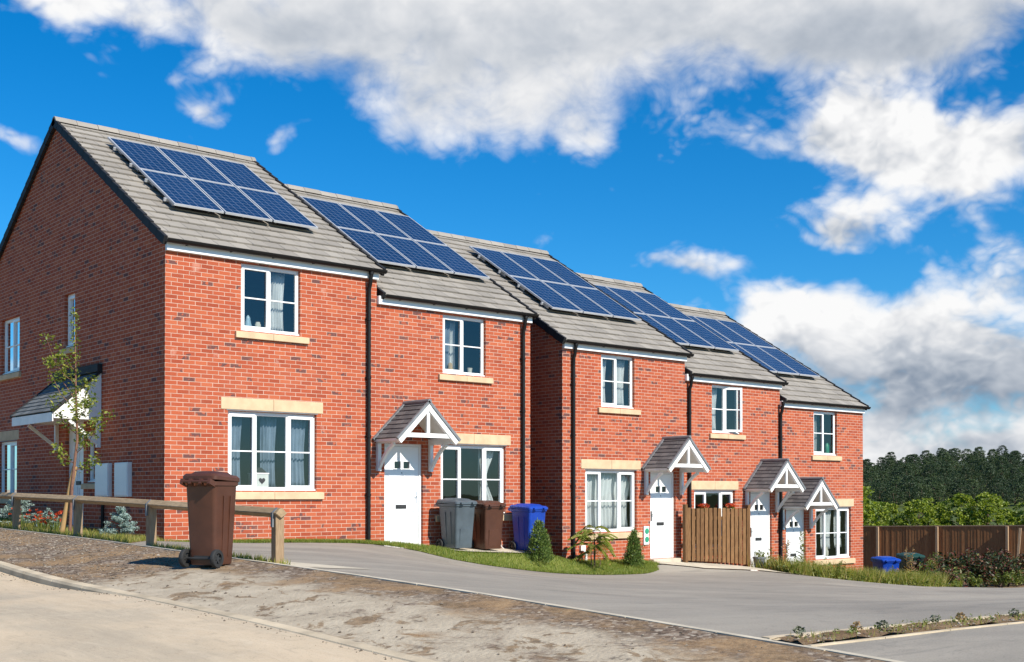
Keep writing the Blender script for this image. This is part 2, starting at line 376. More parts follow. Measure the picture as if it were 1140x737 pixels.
def herm(xs,vs,x):
    if x<=xs[0]: return vs[0]
    if x>=xs[-1]: return vs[-1]
    i=0
    while xs[i+1]<x: i+=1
    def sl(k):
        if k==0: return (vs[1]-vs[0])/(xs[1]-xs[0])
        if k==len(xs)-1: return (vs[-1]-vs[-2])/(xs[-1]-xs[-2])
        a=(vs[k]-vs[k-1])/(xs[k]-xs[k-1]); b=(vs[k+1]-vs[k])/(xs[k+1]-xs[k])
        return 0 if a*b<=0 else 2*a*b/(a+b)
    h=xs[i+1]-xs[i]; t=(x-xs[i])/h; m0,m1=sl(i)*h,sl(i+1)*h
    return vs[i]*(1+2*t)*(1-t)**2+m0*t*(1-t)**2+vs[i+1]*t*t*(3-2*t)+m1*t*t*(t-1)
KY=[-30,-20,-13,-10.9,-8.6,-6.5,-5.3,-4.1,0,3,12,40]; KZ=[-.75,-.44,-.25,-.17,-.115,-.075,-.03,.03,.13,.2,.42,1.2]
def kerb_top(Y): return herm(KY,KZ,Y)
def upstand(Y): return .010+.075*min(1,max(0,(Y+8.4)/2.2))
def edge_z(Y): return herm(GY,[row[0] for row in GZ],Y)
def T(X,Y):
    if X>=-2.1: return herm(GY,[herm(GX,row,X) for row in GZ],Y)
    if X>-4.0:
        t=(X+4.0)/1.9; return kerb_top(Y)*(1-t)+edge_z(Y)*t-.02+.018*min(1,t*1.3)+.015*(1-abs(2*t-1))
    return kerb_top(Y)-upstand(Y)-.006*(-4.0-X)
def strip(name,xs,ya,yb,ny,m,dz=0,kind='structure',jit=0):
    """sheet between the curves ya(x) and yb(x)"""
    mb=MB(); nx=len(xs)
    for i,x in enumerate(xs):
        a,b=ya(x),yb(x)
        for j in range(ny+1):
            y=a+(b-a)*j/ny; mb.v.append((x,y,T(x,y)+dz+(rnd.uniform(-jit,jit) if jit else 0)))
    for i in range(nx-1):
        for j in range(ny):
            q=i*(ny+1)+j; mb.f.append((q,q+ny+1,q+ny+2,q+1)); mb.m.append(0)
    return mb.build(name,m,smooth=60,kind=kind,recalc=False)
def lin(a,b,n): return [a+(b-a)*i/n for i in range(n+1)]
def pw(pts):
    xs=[p[0] for p in pts]; ys=[p[1] for p in pts]
    def f(x):
        if x<=xs[0]: return ys[0]
        if x>=xs[-1]: return ys[-1]
        i=0
        while xs[i+1]<x: i+=1
        t=(x-xs[i])/(xs[i+1]-xs[i]); return ys[i]+(ys[i+1]-ys[i])*t
    return f
Yn=pw([(-2.05,-3.3),(-1.2,-2.0),(-.4,-.8),(.5,-.32),(3.7,-.30),(4.0,-.55),(4.25,-1.0),(5.1,-1.5),(6,-1.62),(9,-1.62),(10.5,-1.5),(11.3,-1.2),(11.7,-.75),(12,-.6),(13,-1.15),(15,-1.3),(16,-1.95),(18,-2.45),(20,-2.65),(22,-2.1),(24,-1.25),(30,-.75),(34,-.6)])

# ground sheet (to the horizon)
def Gz(x,y):
    z=T(max(-14,min(x,34)),max(-30,min(y,12)))
    if x>34: z+=-(.9)*min(1,(x-34)/8)
    if y>12: z+= (-2.2-z)*min(1,(y-12)/40) if x>-1 else 0
    d=math.hypot(x,y)
    if d>60: z=z+(-3.2-z)*min(1,(d-60)/80)
    return z
xs=[-3000,-1200,-500,-200,-90,-50,-30,-20]+lin(-14,34,48)+[36,38,40,42,46,52,60,75,95,130,200,350,600,1200,3000]
ys=[-3000,-1200,-500,-200,-90,-50]+lin(-30,12,42)+[14,18,24,32,45,60,90,140,250,500,1200,3000]
mb=MB()
for x in xs:
    for y in ys: mb.v.append((x,y,Gz(x,y)-(.12 if x<-4 else (.28 if x<34.5 and y<12.5 else .07))))
ny=len(ys)
for i in range(len(xs)-1):
    for j in range(ny-1):
        q=i*ny+j; mb.f.append((q,q+ny,q+ny+1,q+1)); mb.m.append(0)
mb.build('ground',M['field'],smooth=True,kind='structure',recalc=False)
# road, verge, drives
xs=lin(-13,-4.12,22)
strip('road',xs,lambda x:-30,lambda x:40,110,M['road'],0)
strip('verge',lin(-4.0,-2.1,22),lambda x:-30,lambda x:30,240,M['vergeground'],0,jit=.006)
strip('drive',lin(-2.05,34,120),lambda x:-14.27,Yn,46,M['tarmac'],0)
strip('planting_bed',lin(-2.05,30,150),lambda x:-14.66,lambda x:-14.38,5,M['soil'],.02,jit=.02)
strip('lower_drive',lin(-2.05,30,50),lambda x:-30,lambda x:-14.70,24,M['tarmac'],0)
strip('front_garden_soil',lin(-2.05,0,8),lambda x:Yn(x)+.005,lambda x:12,40,M['soil'],-.004)
strip('lawn',lin(.0,12.0,100),lambda x:Yn(x)+.01,lambda x:-.004,30,M['turf'],.010)
strip('front_path',lin(12.02,16.0,16),lambda x:Yn(x)+.012,lambda x:-.004,6,M['concrete'],.02)
strip('weed_bed_soil',lin(16.02,34,40),lambda x:Yn(x)+.01,lambda x:(-.004 if x<21.4 else 8),16,M['soil'],.0)
strip('bin_slab',lin(5.7,8.3,12),lambda x:-.89,lambda x:-.006,4,M['concrete'],.035)
strip('pale_paving_wedge',lin(-2.04,-.9,8),lambda x:-8.05+.28*(x+2.04),lambda x:-6.4-1.35*(x+2.04)/1.14,5,M['concrete'],.006)
# kerb units and edging
mb=MB(); y=-26
while y<30:
    for k in range(3):
        ya,yb=y+k*.3+.002*(k==0),y+(k+1)*.3-.004*(k==2)
        za,zb=kerb_top(ya),kerb_top(yb); ua,ub=upstand(ya)+.06,upstand(yb)+.06
        A=[(-4.125,ya,za-ua),(-4.125,ya,za-.03),(-4.105,ya,za-.004),(-4.0,ya,za+.003),(-4.0,ya,za-.12)]
        Bq=[(-4.125,yb,zb-ub),(-4.125,yb,zb-.03),(-4.105,yb,zb-.004),(-4.0,yb,zb+.003),(-4.0,yb,zb-.12)]
        mb.loft([A,Bq])
    y+=.9
tag(mb.build('kerb',M['kerb'],smooth=30),kind='structure')
mb=MB(); y=-24
while y<12:
    j=rnd.uniform(-.006,.006); j2=rnd.uniform(-.006,.006)
    mb.loft([[(-2.1+j,y,edge_z(y)-.1),(-2.1+j,y,edge_z(y)+.008),(-2.028+j,y,edge_z(y)+.008),(-2.028+j,y,edge_z(y)-.1)],
             [(-2.1+j2,y+.907,edge_z(y+.907)-.1),(-2.1+j2,y+.907,edge_z(y+.907)+.008),(-2.028+j2,y+.907,edge_z(y+.907)+.008),(-2.028+j2,y+.907,edge_z(y+.907)-.1)]])
    y+=.915
tag(mb.build('kerb_edging',M['concrete']),kind='structure')
def xedge(name,y0,y1,h):
    mb=MB(); x=-2.03
    while x<28:
        a=[(x,y0,T(x,y0)-.08),(x,y1,T(x,y1)-.08),(x,y1,T(x,y1)+h),(x,y0,T(x,y0)+h)]
        x2=x+.908
        b=[(x2,y0,T(x2,y0)-.08),(x2,y1,T(x2,y1)-.08),(x2,y1,T(x2,y1)+h),(x2,y0,T(x2,y0)+h)]
        mb.loft([a,b]); x+=.915
    tag(mb.build(name,M['kerb']),kind='structure')
xedge('bed_kerb',-14.355,-14.285,.018); xedge('bed_edging',-14.70,-14.668,.012)

# ------------------------------------------------------------------ houses
DZ=[0,-.475,-.945,-1.415,-1.885]
PITCH=math.atan(.6208); CP,SP=math.cos(PITCH),math.sin(PITCH)
EY,EZ=-.13,5.306          # eaves edge of the tiles (first house)
RY=5.24                   # ridge
BACK=10.6
front=lambda u,n,v:(u,-n,v)
side=lambda u,n,v:(-n,u,v)
def wallmesh(name,root,X0,X1,dz,fopen,gopen,lg,rg):
    """brick shell: front with openings, gables, back; brick reveals 0.09 deep"""
    mb=MB(); zb=-3.0; zt=5.25+dz
    def face(xf,u0,u1,ops):
        us=sorted({u0,u1}|{o[0] for o in ops}|{o[1] for o in ops}); vs=sorted({zb,zt}|{o[2] for o in ops}|{o[3] for o in ops})
        for a,b in zip(us,us[1:]):
            for c,d in zip(vs,vs[1:]):
                mu,mv=(a+b)/2,(c+d)/2
                if any(o[0]<mu<o[1] and o[2]<mv<o[3] for o in ops): continue
                mb.quad(*[xf(*p) for p in((a,0,c),(b,0,c),(b,0,d),(a,0,d))])
        for (a,b,c,d) in ops:
            for p,q in(((a,c),(b,c)),((b,c),(b,d)),((b,d),(a,d)),((a,d),(a,c))):
                mb.quad(xf(p[0],0,p[1]),xf(q[0],0,q[1]),xf(q[0],-.14,q[1]),xf(p[0],-.14,p[1]))
    face(front,X0,X1,fopen)
    def gable(X,ops,xf):
        face(xf,0,BACK-.1,ops)
        rz=EZ+dz+(RY-EY)*.6208-.06
        mb.add([xf(0,0,zt),xf(BACK-.1,0,zt),xf(RY,0,rz)],[(0,1,2)])
    gable(X0,gopen,lambda u,n,v:(X0-n,u,v)); gable(X1,[],lambda u,n,v:(X1+n,u,v))
    mb.quad((X0,BACK-.1,zb),(X1,BACK-.1,zb),(X1,BACK-.1,zt),(X0,BACK-.1,zt))
    w=mb.build('wall',M['brick'],root,recalc=False)
    # plain rooms behind the glass
    mb=MB(); g=.25
    for f0,f1 in((.25,2.58),(2.75,5.2)):
        z0,z1=f0+dz,f1+dz
        mb.box(X0+g,X1-g,3.4,3.5,z0,z1)
        mb.box(X0+g,X0+g+.03,.4 if not gopen else 3.0,3.4,z0,z1); mb.box(X1-g-.03,X1-g,.4,3.4,z0,z1)
    mb.build('inner_wall',M['room'],root)
    mb=MB(); mb.box(X0+.15,X1-.15,.16,8,2.6+dz,2.74+dz); mb.box(X0+.15,X1-.15,.16,8,.1+dz,.24+dz); mb.box(X0+.15,X1-.15,.16,8,5.205+dz,5.24+dz)
    mb.build('storey_floor',M['roomfloor'],root)
def roofmesh(root,X0,X1,dz,xl,xr):
    mb=MB(); L=(RY-EY)/CP; G=.335; W=.332; n=int(L/G)+1
    P=lambda x,s,o:(x,EY+s*CP-o*SP,EZ+dz+s*SP+o*CP)
    for i in range(n):
        s0=i*G; s1=min(L,s0+G+.02)
        off=(W/2 if i%2 else 0); x=xl-off
        while x<xr-.02:
            a,b=max(xl,x),min(xr,x+W); x+=W
            if b-a<.03: continue
            g=.0035; h0=.0+rnd.uniform(-.003,.003); t=.027+rnd.uniform(-.003,.003)
            a+=g;b-=g; js=rnd.uniform(-.006,.006)
            v=[P(a,s0+js,h0-t),P(b,s0+js,h0-t),P(b,s0+js,h0),P(a,s0+js,h0),P(a,s1,-.034),P(b,s1,-.034)]
            mb.add(v,[(0,1,2,3),(3,2,5,4),(0,3,4),(1,5,2)])
    # back slope in plain courses
    Q=lambda x,s,o:(x,2*RY-EY-s*CP+o*SP,EZ+dz+s*SP+o*CP)
    for i in range(n):
        s0=i*G; s1=min(L,s0+G+.02)
        mb.add([Q(xl,s0,-.03),Q(xr,s0,-.03),Q(xr,s0,0),Q(xl,s0,0),Q(xl,s1,-.034),Q(xr,s1,-.034)],[(0,3,2,1),(3,4,5,2),(0,4,3),(1,2,5)])
    # underlay closes it
    mb.quad(P(xl+.01,.02,-.05),P(xr-.01,.02,-.05),P(xr-.01,L,-.05),P(xl+.01,L,-.05))
    mb.quad(Q(xl+.01,.02,-.05),Q(xr-.01,.02,-.05),Q(xr-.01,L,-.05),Q(xl+.01,L,-.05))
    mb.build('roof',M['tile'],root,recalc=False)
    # ridge tiles
    mb=MB(); x=xl-.03; rz=EZ+dz+L*SP
    while x<xr+.03:
        x2=min(x+.45,xr+.03); j=rnd.uniform(-.006,.006)
        prof=[(-.14,-.075),(-.10,-.005),(-.045,.045),(.045,.045),(.10,-.005),(.14,-.075)]
        mb.loft([[(x+.004,RY+a,rz+b+j) for a,b in prof],[(x2-.004,RY+a,rz+b+j) for a,b in prof]]); x+=.45
    mb.build('ridge',M['tile'],root)
    # dry verge caps, stepped with the courses
    for X,s in((xl,-1),(xr,1)):
        mb=MB()
        for F in(P,Q):
            for i in range(n):
                s0=i*G-.01; s1=min(L+.03,s0+G+.012)
                xa,xb=(X-.035,X+.03) if s<0 else (X-.03,X+.035)
                lo=[F(xa,s0,-.13),F(xb,s0,-.13),F(xb,s0,.026),F(xa,s0,.026)]
                hi=[F(xa,s1,-.145),F(xb,s1,-.145),F(xb,s1,.006),F(xa,s1,.006)]
                mb.loft([lo,hi])
        mb.build('verge',M['verge'],root)
    # fascia, soffit, gutter
    fx0,fx1=X0+.0,X1-.0
    mb=MB(); mb.box(fx0,fx1,-.075,.0,5.10+dz,5.262+dz); mb.build('fascia',M['upvc'],root,bevel=.004)
    mb=MB(); pr=[]
    for k in range(9):
        a=math.pi+math.pi*k/8; pr.append((-.150+.068*math.cos(a),5.283+dz+.068*math.sin(a)))
    pr2=[(-.150+.058*math.cos(math.pi+math.pi*k/8),5.283+dz+.058*math.sin(math.pi+math.pi*k/8)) for k in range(8,-1,-1)]
    prof=pr+pr2
    gx0,gx1=xl-.0,xr+.02
    mb.loft([[(gx0,a,b) for a,b in prof],[(gx1,a,b) for a,b in prof]])
    x=gx0+.4
    while x<gx1:
        mb.box(x-.012,x+.012,-.15,-.078,5.213+dz,5.235+dz); x+=.85
    mb.build('gutter',M['black'],root,smooth=50)
def downpipe(root,X,dz,zbot):
    mb=MB()
    mb.tube([(X,-.135,5.225+dz),(X,-.135,5.15+dz),(X,-.115,5.10+dz),(X,-.095,4.98+dz),(X,-.058,4.90+dz),(X,-.055,4.7+dz),(X,-.055,zbot)],.042,10)
    mb.tube([(X,-.135,5.24+dz),(X,-.135,5.17+dz)],.05,10)
    z=4.3+dz
    while z>zbot+.2:
        mb.tube([(X,-.055,z-.025),(X,-.055,z+.025)],.050,10); mb.box(X-.06,X+.06,-.03,-.001,z-.018,z+.018); z-=1.15
    mb.build('downpipe',M['black'],root,smooth=40)
def window(root,xf,u0,u1,v0,v1,lights,lintel=None,sill=None,openleaf=None,dark=False):
    """lights: list of (relative width, opening?)"""
    F=.055; n0,n1=-.135,-.07          # frame depth: set back in the reveal
    mb=MB()
    mb.box(u0,u1,n0,n1,v0,v0+F); mb.box(u0,u1,n0,n1,v1-F,v1); mb.box(u0,u0+F,n0,n1,v0+F,v1-F); mb.box(u1-F,u1,n0,n1,v0+F,v1-F)
    mb.box(u0-.0,u1+.0,n1,n1+.045,v0-.0,v0+.028)     # cill nosing of the frame
    tot=sum(l[0] for l in lights); iw=(u1-u0-2*F-(len(lights)-1)*.04); u=u0+F; cells=[]
    for i,(w,op) in enumerate(lights):
        a=u; b=u+iw*w/tot; cells.append((a,b,op)); u=b+.04
        if i<len(lights)-1: mb.box(b,b+.04,n0,n1,v0+F,v1-F)
    w=mb.build('window',M['upvc'],root,xf=xf,bevel=.004)
    pn=MB()
    zb,zt=v0+F,v1-F; zm=(zb+zt)/2
    for k,(a,b,op) in enumerate(cells):
        s=.045 if op else .012; nn=n1+.014 if op else n1-.008
        sb=MB()
        sb.box(a-.012*op,b+.012*op,n0+.01,nn,zb-.012*op,zb+s); sb.box(a-.012*op,b+.012*op,n0+.01,nn,zt-s,zt+.012*op)
        sb.box(a-.012*op,a+s,n0+.01,nn,zb+s,zt-s); sb.box(b-s,b+.012*op,n0+.01,nn,zb+s,zt-s)
        sb.box(a+s,b-s,n0+.035,n1-.004,zm-.013,zm+.013)
        gp=(-.098)
        if openleaf==k:                                # top-hung / side-hung leaf standing open
            ang=R(24); c,sn=math.cos(ang),math.sin(ang)
            f2=lambda u_,n_,v_,a=a:xf(a+(u_-a)*c-(n_-n1)*sn, n1+(u_-a)*sn+(n_-n1)*c+.0,v_)
            so=sb.build('sash',M['upvc'],w,xf=f2,bevel=.003)
            gb=MB(); gb.quad((a+s,gp,zb+s),(b-s,gp,zb+s),(b-s,gp,zt-s),(a+s,gp,zt-s)); gb.build('pane',M['glass'],so,xf=f2,recalc=False)
        else:
            sb.build('sash' if op else 'glazing_bar',M['upvc'],w,xf=xf,bevel=.003)
            pn.quad((a+s,gp,zb+s),(b-s,gp,zb+s),(b-s,gp,zt-s),(a+s,gp,zt-s))
    pn.build('pane',M['glass'],w,xf=xf,recalc=False)
    if lintel:
        a,b,h=lintel; mid=(a+b)/2; mb=MB()
        mb.box(a,mid-.002,-.13,.012,v1+.022,v1+.022+h); mb.box(mid+.002,b,-.13,.012,v1+.022,v1+.022+h); mb.build('lintel',M['stone'],w,xf=xf,bevel=.006)
        mb=MB(); mb.box(u0-.03,u1+.03,-.13,.004,v1+.004,v1+.020); mb.build('lintel_tray',M['lead'],w,xf=xf)
    if sill:
        a,b,h=sill; mb=MB(); mid=(a+b)/2
        for p,q in((a,mid-.002),(mid+.002,b)):
            mb.prism([(p,-.10,v0-h-.004),(p,.06,v0-h-.004),(p,.06,v0-.03),(p,-.10,v0-.004)],(q-p,0,0))
        mb.build('sill',M['stone'],w,xf=xf,bevel=.005)
    return w
def front_door(root,u0,u1,v0,v1,handle_right=True,xf=front):
    mb=MB(); F=.055; n0,n1=-.14,-.065
    mb.box(u0,u0+F,n0,n1,v0,v1); mb.box(u1-F,u1,n0,n1,v0,v1); mb.box(u0+F,u1-F,n0,n1,v1-F,v1); mb.box(u0+F,u1-F,n0,n1-.01,v0,v0+.04)
    d=mb.build('door',M['upvc'],root,xf=xf,bevel=.004)
    a,b=u0+F+.004,u1-F-.004; mb=MB(); nf=-.08; zb,zt=v0+.045,v1-F-.005
    c=(a+b)/2; pw_=.155; pz0,pz1=zt-.44,zt-.30; px=[(c-.185-.0,c-.185+pw_-.0),(c+.035,c+.035+pw_)]
    us=sorted({a,b}|{p for q in px for p in q}); vs=sorted({zb,zt,pz0,pz1})
    for p,q in zip(us,us[1:]):
        for r_,s_ in zip(vs,vs[1:]):
            if any(x[0]-1e-6<=p and q<=x[1]+1e-6 for x in px) and abs(r_-pz0)<1e-6: continue
            mb.box(p,q,-.125,nf,r_,s_)
    # raised mouldings round the panels
    def ring(x0,x1,z0,z1,t=.018):
        mb.box(x0,x1,nf,nf+.010,z0,z0+t); mb.box(x0,x1,nf,nf+.010,z1-t,z1); mb.box(x0,x0+t,nf,nf+.010,z0+t,z1-t); mb.box(x1-t,x1,nf,nf+.010,z0+t,z1-t)
    h=zt-zb
    for x0,x1 in((a+.10,c-.035),(c+.035,b-.10)):
        ring(x0,x1,zb+.14,zb+.72); ring(x0,x1,zb+.86,zb+1.42)
    for x0,x1 in px: ring(x0-.02,x1+.02,pz0-.02,pz1+.02,.02)
    mb.build('door_leaf',M['door'],d,xf=xf)
    mb=MB()
    for x0,x1 in px: mb.quad((x0,-.10,pz0),(x1,-.10,pz0),(x1,-.10,pz1),(x0,-.10,pz1))
    mb.build('door_pane',M['glass'],d,xf=xf,recalc=False)
    hx=b-.055 if handle_right else a+.055; dr=-1 if handle_right else 1; hz=v0+1.03
    mb=MB(); mb.box(hx-.016,hx+.016,nf,nf+.012,hz-.12,hz+.12); mb.tube([(hx,nf+.01,hz+.03),(hx,nf+.055,hz+.03),(hx+dr*.12,nf+.055,hz+.03)],.009,8)
    mb.build('handle',M['alu'] if handle_right else M['dark'],d,xf=xf)
    mb=MB(); mb.box(c-.02+0*dr-.13,c-.02+.13,nf,nf+.012,v0+.80,v0+.88); mb.box(c-.12,c+.08,nf+.012,nf+.02,v0+.815,v0+.865); mb.build('letter_plate',M['dark'],d,xf=xf,bevel=.004)
    mb=MB(); mb.tube([(c,nf,v0+1.52),(c,nf+.006,v0+1.52)],.012,8); mb.build('spyhole',M['dark'],d,xf=xf)
    mb=MB(); mb.box(u0-.05,u1+.05,-.14,.16,v0-.10,v0-.004); mb.build('step',M['concrete'],d,xf=xf,bevel=.008)
    return d
def porch(root,C,dz):
    """open gabled porch on gallows brackets"""
    ev,rz=2.43+dz,3.15+dz; hw=.74; P_=.84
    pr=bpy.data.objects.new('porch',None); COL.objects.link(pr); pr.parent=root
    o=parent_origin(root); pr.location=(C-o[0],0-o[1],ev-o[2])
    a=math.atan2(rz-ev,hw); ca,sa=math.cos(a),math.sin(a); L=math.hypot(hw,rz-ev)
    # tiled slopes
    mb=MB(); G=.135; n=int(L/G)+1
    for sgn in(-1,1):
        S=lambda y,s,of:(C+sgn*(hw-s*ca+of*sa),y,ev+s*sa+of*ca)
        for i in range(n):
            s0=i*G; s1=min(L,s0+G+.01); off=.10 if i%2 else 0; y=-P_-off
            while y<-.02:
                y0,y1=max(-P_,y),min(-.01,y+.20); y+=.20
                if y1-y0<.02: continue
                t=rnd.uniform(-.002,.002)
                mb.add([S(y0+.002,s0,.0),S(y1-.002,s0,.0),S(y1-.002,s0,.020+t),S(y0+.002,s0,.020+t),S(y0+.002,s1,.004),S(y1-.002,s1,.004)],[(0,1,2,3),(3,2,5,4),(0,3,4),(1,5,2)])
        mb.quad(S(-P_,0,-.004),S(-.01,0,-.004),S(-.01,L,-.004),S(-P_,L,-.004))
    mb.build('porch_roof',M['slate'],pr)
    # grey trim: ridge, front and wall edges
    mb=MB()
    mb.tube([(C,-P_-.03,rz+.02),(C,-.005,rz+.02)],.045,8)
    for sgn in(-1,1):
        S=lambda y,s,of:(C+sgn*(hw-s*ca+of*sa),y,ev+s*sa+of*ca)
        for y0,y1,of in((-P_-.03+.002*(sgn+1),-P_+.025+.002*(sgn+1),.03),(-.075-.002*(sgn+1),-.004-.001*(sgn+1),.035)):
            mb.loft([[S(y0,-.03,-.02),S(y1,-.03,-.02),S(y1,-.03,of),S(y0,-.03,of)],[S(y0,L+.01,-.02),S(y1,L+.01,-.02),S(y1,L+.01,of),S(y0,L+.01,of)]])
    mb.build('porch_trim',M['lead'],pr)
    # white truss in the open gable
    mb=MB(); y0,y1=-P_+.01,-P_+.065
    for sgn in(-1,1):
        S=lambda y,s,of:(C+sgn*(hw-s*ca+of*sa),y,ev+s*sa+of*ca)
        q=.003*(sgn+1); mb.loft([[S(y0-.02+q,-.02,-.125),S(y1+q,-.02,-.125),S(y1+q,-.02,-.022),S(y0-.02+q,-.02,-.022)],[S(y0-.02+q,L-.02*0,-.125),S(y1+q,L,-.125),S(y1+q,L-.005,-.022),S(y0-.02+q,L-.005,-.022)]])
    tb=ev+.02
    mb.box(C-hw+.19,C+hw-.19,y0+.004,y1-.004,tb,tb+.085); mb.box(C-.037,C+.037,y0+.008,y1-.008,tb+.085,rz-.13)
    mb.prism([(C-.10,y0-.009,rz-.16),(C+.10,y0-.009,rz-.16),(C,y0-.009,rz-.03)],(0,.05,0)); mb.build('truss',M['paint'],pr)
    # sloping soffit lining under the tiles, beams along the sides
    mb=MB()
    for sgn in(-1,1):
        S=lambda y,s,of:(C+sgn*(hw-s*ca+of*sa),y,ev+s*sa+of*ca)
        mb.loft([[S(-P_+.07,.0,-.03),S(-.01,.0,-.03),S(-.01,.0,-.012),S(-P_+.07,.0,-.012)],[S(-P_+.07,L-.02,-.03),S(-.01,L-.02,-.03),S(-.01,L-.02,-.012),S(-P_+.07,L-.02,-.012)]])
        x=C+sgn*(hw-.10)
        mb.box(x-.04,x+.04,-P_+.07,-.004,ev-.085,ev+.03)
        xo=C+sgn*(hw-.012); mb.box(min(xo,xo-sgn*.02),max(xo,xo-sgn*.02),-P_+.07,-.004,ev-.055,ev-.006)
    mb.build('soffit',M['paint'],pr)
    for sgn in(-1,1):
        x=C+sgn*(hw-.10); mb=MB()
        mb.box(x-.037,x+.037,-.078,-.003,ev-.63,ev-.087)
        pts=[]
        for k in range(9):
            t=k/8; yy=-.07-.50*t; zz=ev-.56+.46*t-.10*math.sin(math.pi*t)*-1*.6
            pts.append((yy,zz))
        for (ya,za),(yb,zb) in zip(pts,pts[1:]):
            mb.bar((x,ya,za),(x,yb,zb),.056,.062,up=(1,0,0))
        mb.build('bracket',M['paint'],pr)
def solar_mesh():
    mb=MB(); W,L=1.0,1.84; F=.026
    mb.box(F,W-F,F,L-F,.0,.031); cell=mb
    fb=MB()
    fb.box(0,W,0,F,-.005,.038); fb.box(0,W,L-F,L,-.005,.038); fb.box(0,F,F,L-F,-.005,.038); fb.box(W-F,W,F,L-F,-.005,.038)
    a=cell.build('solar_panel',M['solar'],org=(0,0,0)); b=fb.build('panel_frame',M['alu'],org=(0,0,0)); return a,b
SOLAR=None
def solar(root,x0,dz):
    global SOLAR
    if SOLAR is None: SOLAR=solar_mesh(); first=True
    o=parent_origin(root)
    for i in range(3):
        for j in range(2):
            s=1.53+j*1.868; x=x0+i*1.035; of=.105
            if SOLAR[0].parent is None: a,b=SOLAR
            else:
                a=SOLAR[0].copy(); b=SOLAR[1].copy(); COL.objects.link(a); COL.objects.link(b)
            a.parent=root; b.parent=a
            a.location=(x-o[0],EY+s*CP-of*SP-o[1],EZ+dz+s*SP+of*CP-o[2]); a.rotation_euler=(PITCH,0,0)
    for s in (1.9,2.9,3.75,4.7):
        P=lambda x,t,of:Vector((x,EY+t*CP-of*SP,EZ+dz+t*SP+of*CP))
        mb=MB(); mb.obox(P(x0+1.535,s,.07),(1.585,0,0),(0,.02*CP,.02*SP),(0,-.03*SP,.03*CP))
        for k in range(5):
            mb.obox(P(x0+.1+k*.72,s-.04,.035),(.018,0,0),(0,.09*CP,.09*SP),(0,-.03*SP,.03*CP))
        mb.build('mounting_rail',M['alu'],root)

HX=[(0,4.41),(4.411,8.47),(9.44,13.60),(13.601,17.46),(17.461,21.42)]
ROOFX=[(-.05,4.50),(4.50,8.52),(9.40,13.69),(13.69,17.55),(17.55,21.49)]
FF=[(1.45,2.68),(6.05,7.20),(10.67,11.79),(14.64,15.77),(19.0,20.12)]
GW=[(1.20,3.04),(6.00,7.76),(10.16,11.86),(13.95,15.55),(19.08,20.80)]
DOOR=[None,(4.60,5.55),(12.34,13.25),(16.19,17.10),(17.72,18.62)]
SOLX=[.67,5.16,10.15,14.05,17.84]
PIPE=[4.19,8.22,9.735,13.72,17.43]; PIPEB=[-.12,-.36,-.64,-.8,-1.4]
LABELS=["largest brick house, its shaded gable carrying a side porch and meter boxes",
 "brick house with grey, brown and blue wheelie bins under its window",
 "brick house right of the gap, white voile curtains downstairs, two dwarf conifers in front",
 "red brick house with the brown picket fence and an upstairs window leaf standing open",
 "last brick house of the row, tall weeds before its door"]
houses=[]
for h in range(5):
    X0,X1=HX[h]; dz=DZ[h]
    root=thing('brick_house',(X0,0,T(max(X0,0),0)),LABELS[h],'house','stepped row of brick houses with solar roofs'); houses.append(root)
    fo=[(FF[h][0],FF[h][1],3.845+dz,5.075+dz),(GW[h][0],GW[h][1],.93+dz,2.375+dz)]
    if DOOR[h]: fo.append((DOOR[h][0],DOOR[h][1],.25+dz,2.36+dz))
    go=[]
    if h==0: go=[(7.50,8.72,3.60,4.84),(4.21,4.77,3.85,4.93),(3.06,3.56,1.10,2.02),(7.64,8.9,.80,2.06),(3.72,4.66,.25,2.32)]
    wallmesh('wall',root,X0,X1,dz,fo,go,0,0)
    roofmesh(root,X0,X1,dz,*ROOFX[h])
    downpipe(root,PIPE[h],dz,PIPEB[h])
    if h in(0,): pass
    fl=[(1,1),(1,1)]
    window(root,front,FF[h][0],FF[h][1],3.845+dz,5.075+dz,[(1,1),(1,0)] if h!=3 else [(1,0),(1,1)],sill=(FF[h][0]-.12,FF[h][1]+.17,.14),openleaf=(1 if h==3 else None))
    ls=(GW[h][0]-.14,GW[h][1]+.14,.215)
    window(root,front,GW[h][0],GW[h][1],.93+dz,2.375+dz,[(.93,1),(1.15,0),(.93,1)],lintel=ls,sill=(GW[h][0]-.14,GW[h][1]+.14,.155))
    if DOOR[h]:
        front_door(root,DOOR[h][0],DOOR[h][1],.25+dz,2.36+dz,handle_right=(h==1))
        porch(root,(DOOR[h][0]+DOOR[h][1])/2,dz)
    solar(root,SOLX[h],dz)
# ---- shaded gable of the first house
root=houses[0]
window(root,side,7.50,8.72,3.60,4.84,[(1,1),(1,0)],sill=(7.38,8.84,.14))
window(root,side,4.21,4.77,3.85,4.93,[(1,1)],sill=(4.1,4.9,.14))
window(root,side,3.06,3.56,1.10,2.02,[(1,0)],sill=(2.95,3.7,.13))
window(root,side,7.64,8.9,.80,2.06,[(1,1),(1,0)],lintel=(7.5,9.05,.215),sill=(7.5,9.05,.14))
front_door(root,3.72,4.66,.25,2.32,True,xf=side)
pr=bpy.data.objects.new('porch',None); COL.objects.link(pr); pr.parent=root; o=parent_origin(root); pr.location=(-.4-o[0],3.9-o[1],2.4-o[2])
pr['label']='lean-to side porch with white cheek and grey tiles'
y0,y1=2.82,5.15; zt,zb=3.22,2.42; PX=-.92
mb=MB(); d=Vector((PX,0,zb-zt)); L=d.length; d.normalize(); nrm=Vector((d.z,0,-d.x)); nrm=nrm if nrm.z>0 else -nrm
n=9; G=L/n
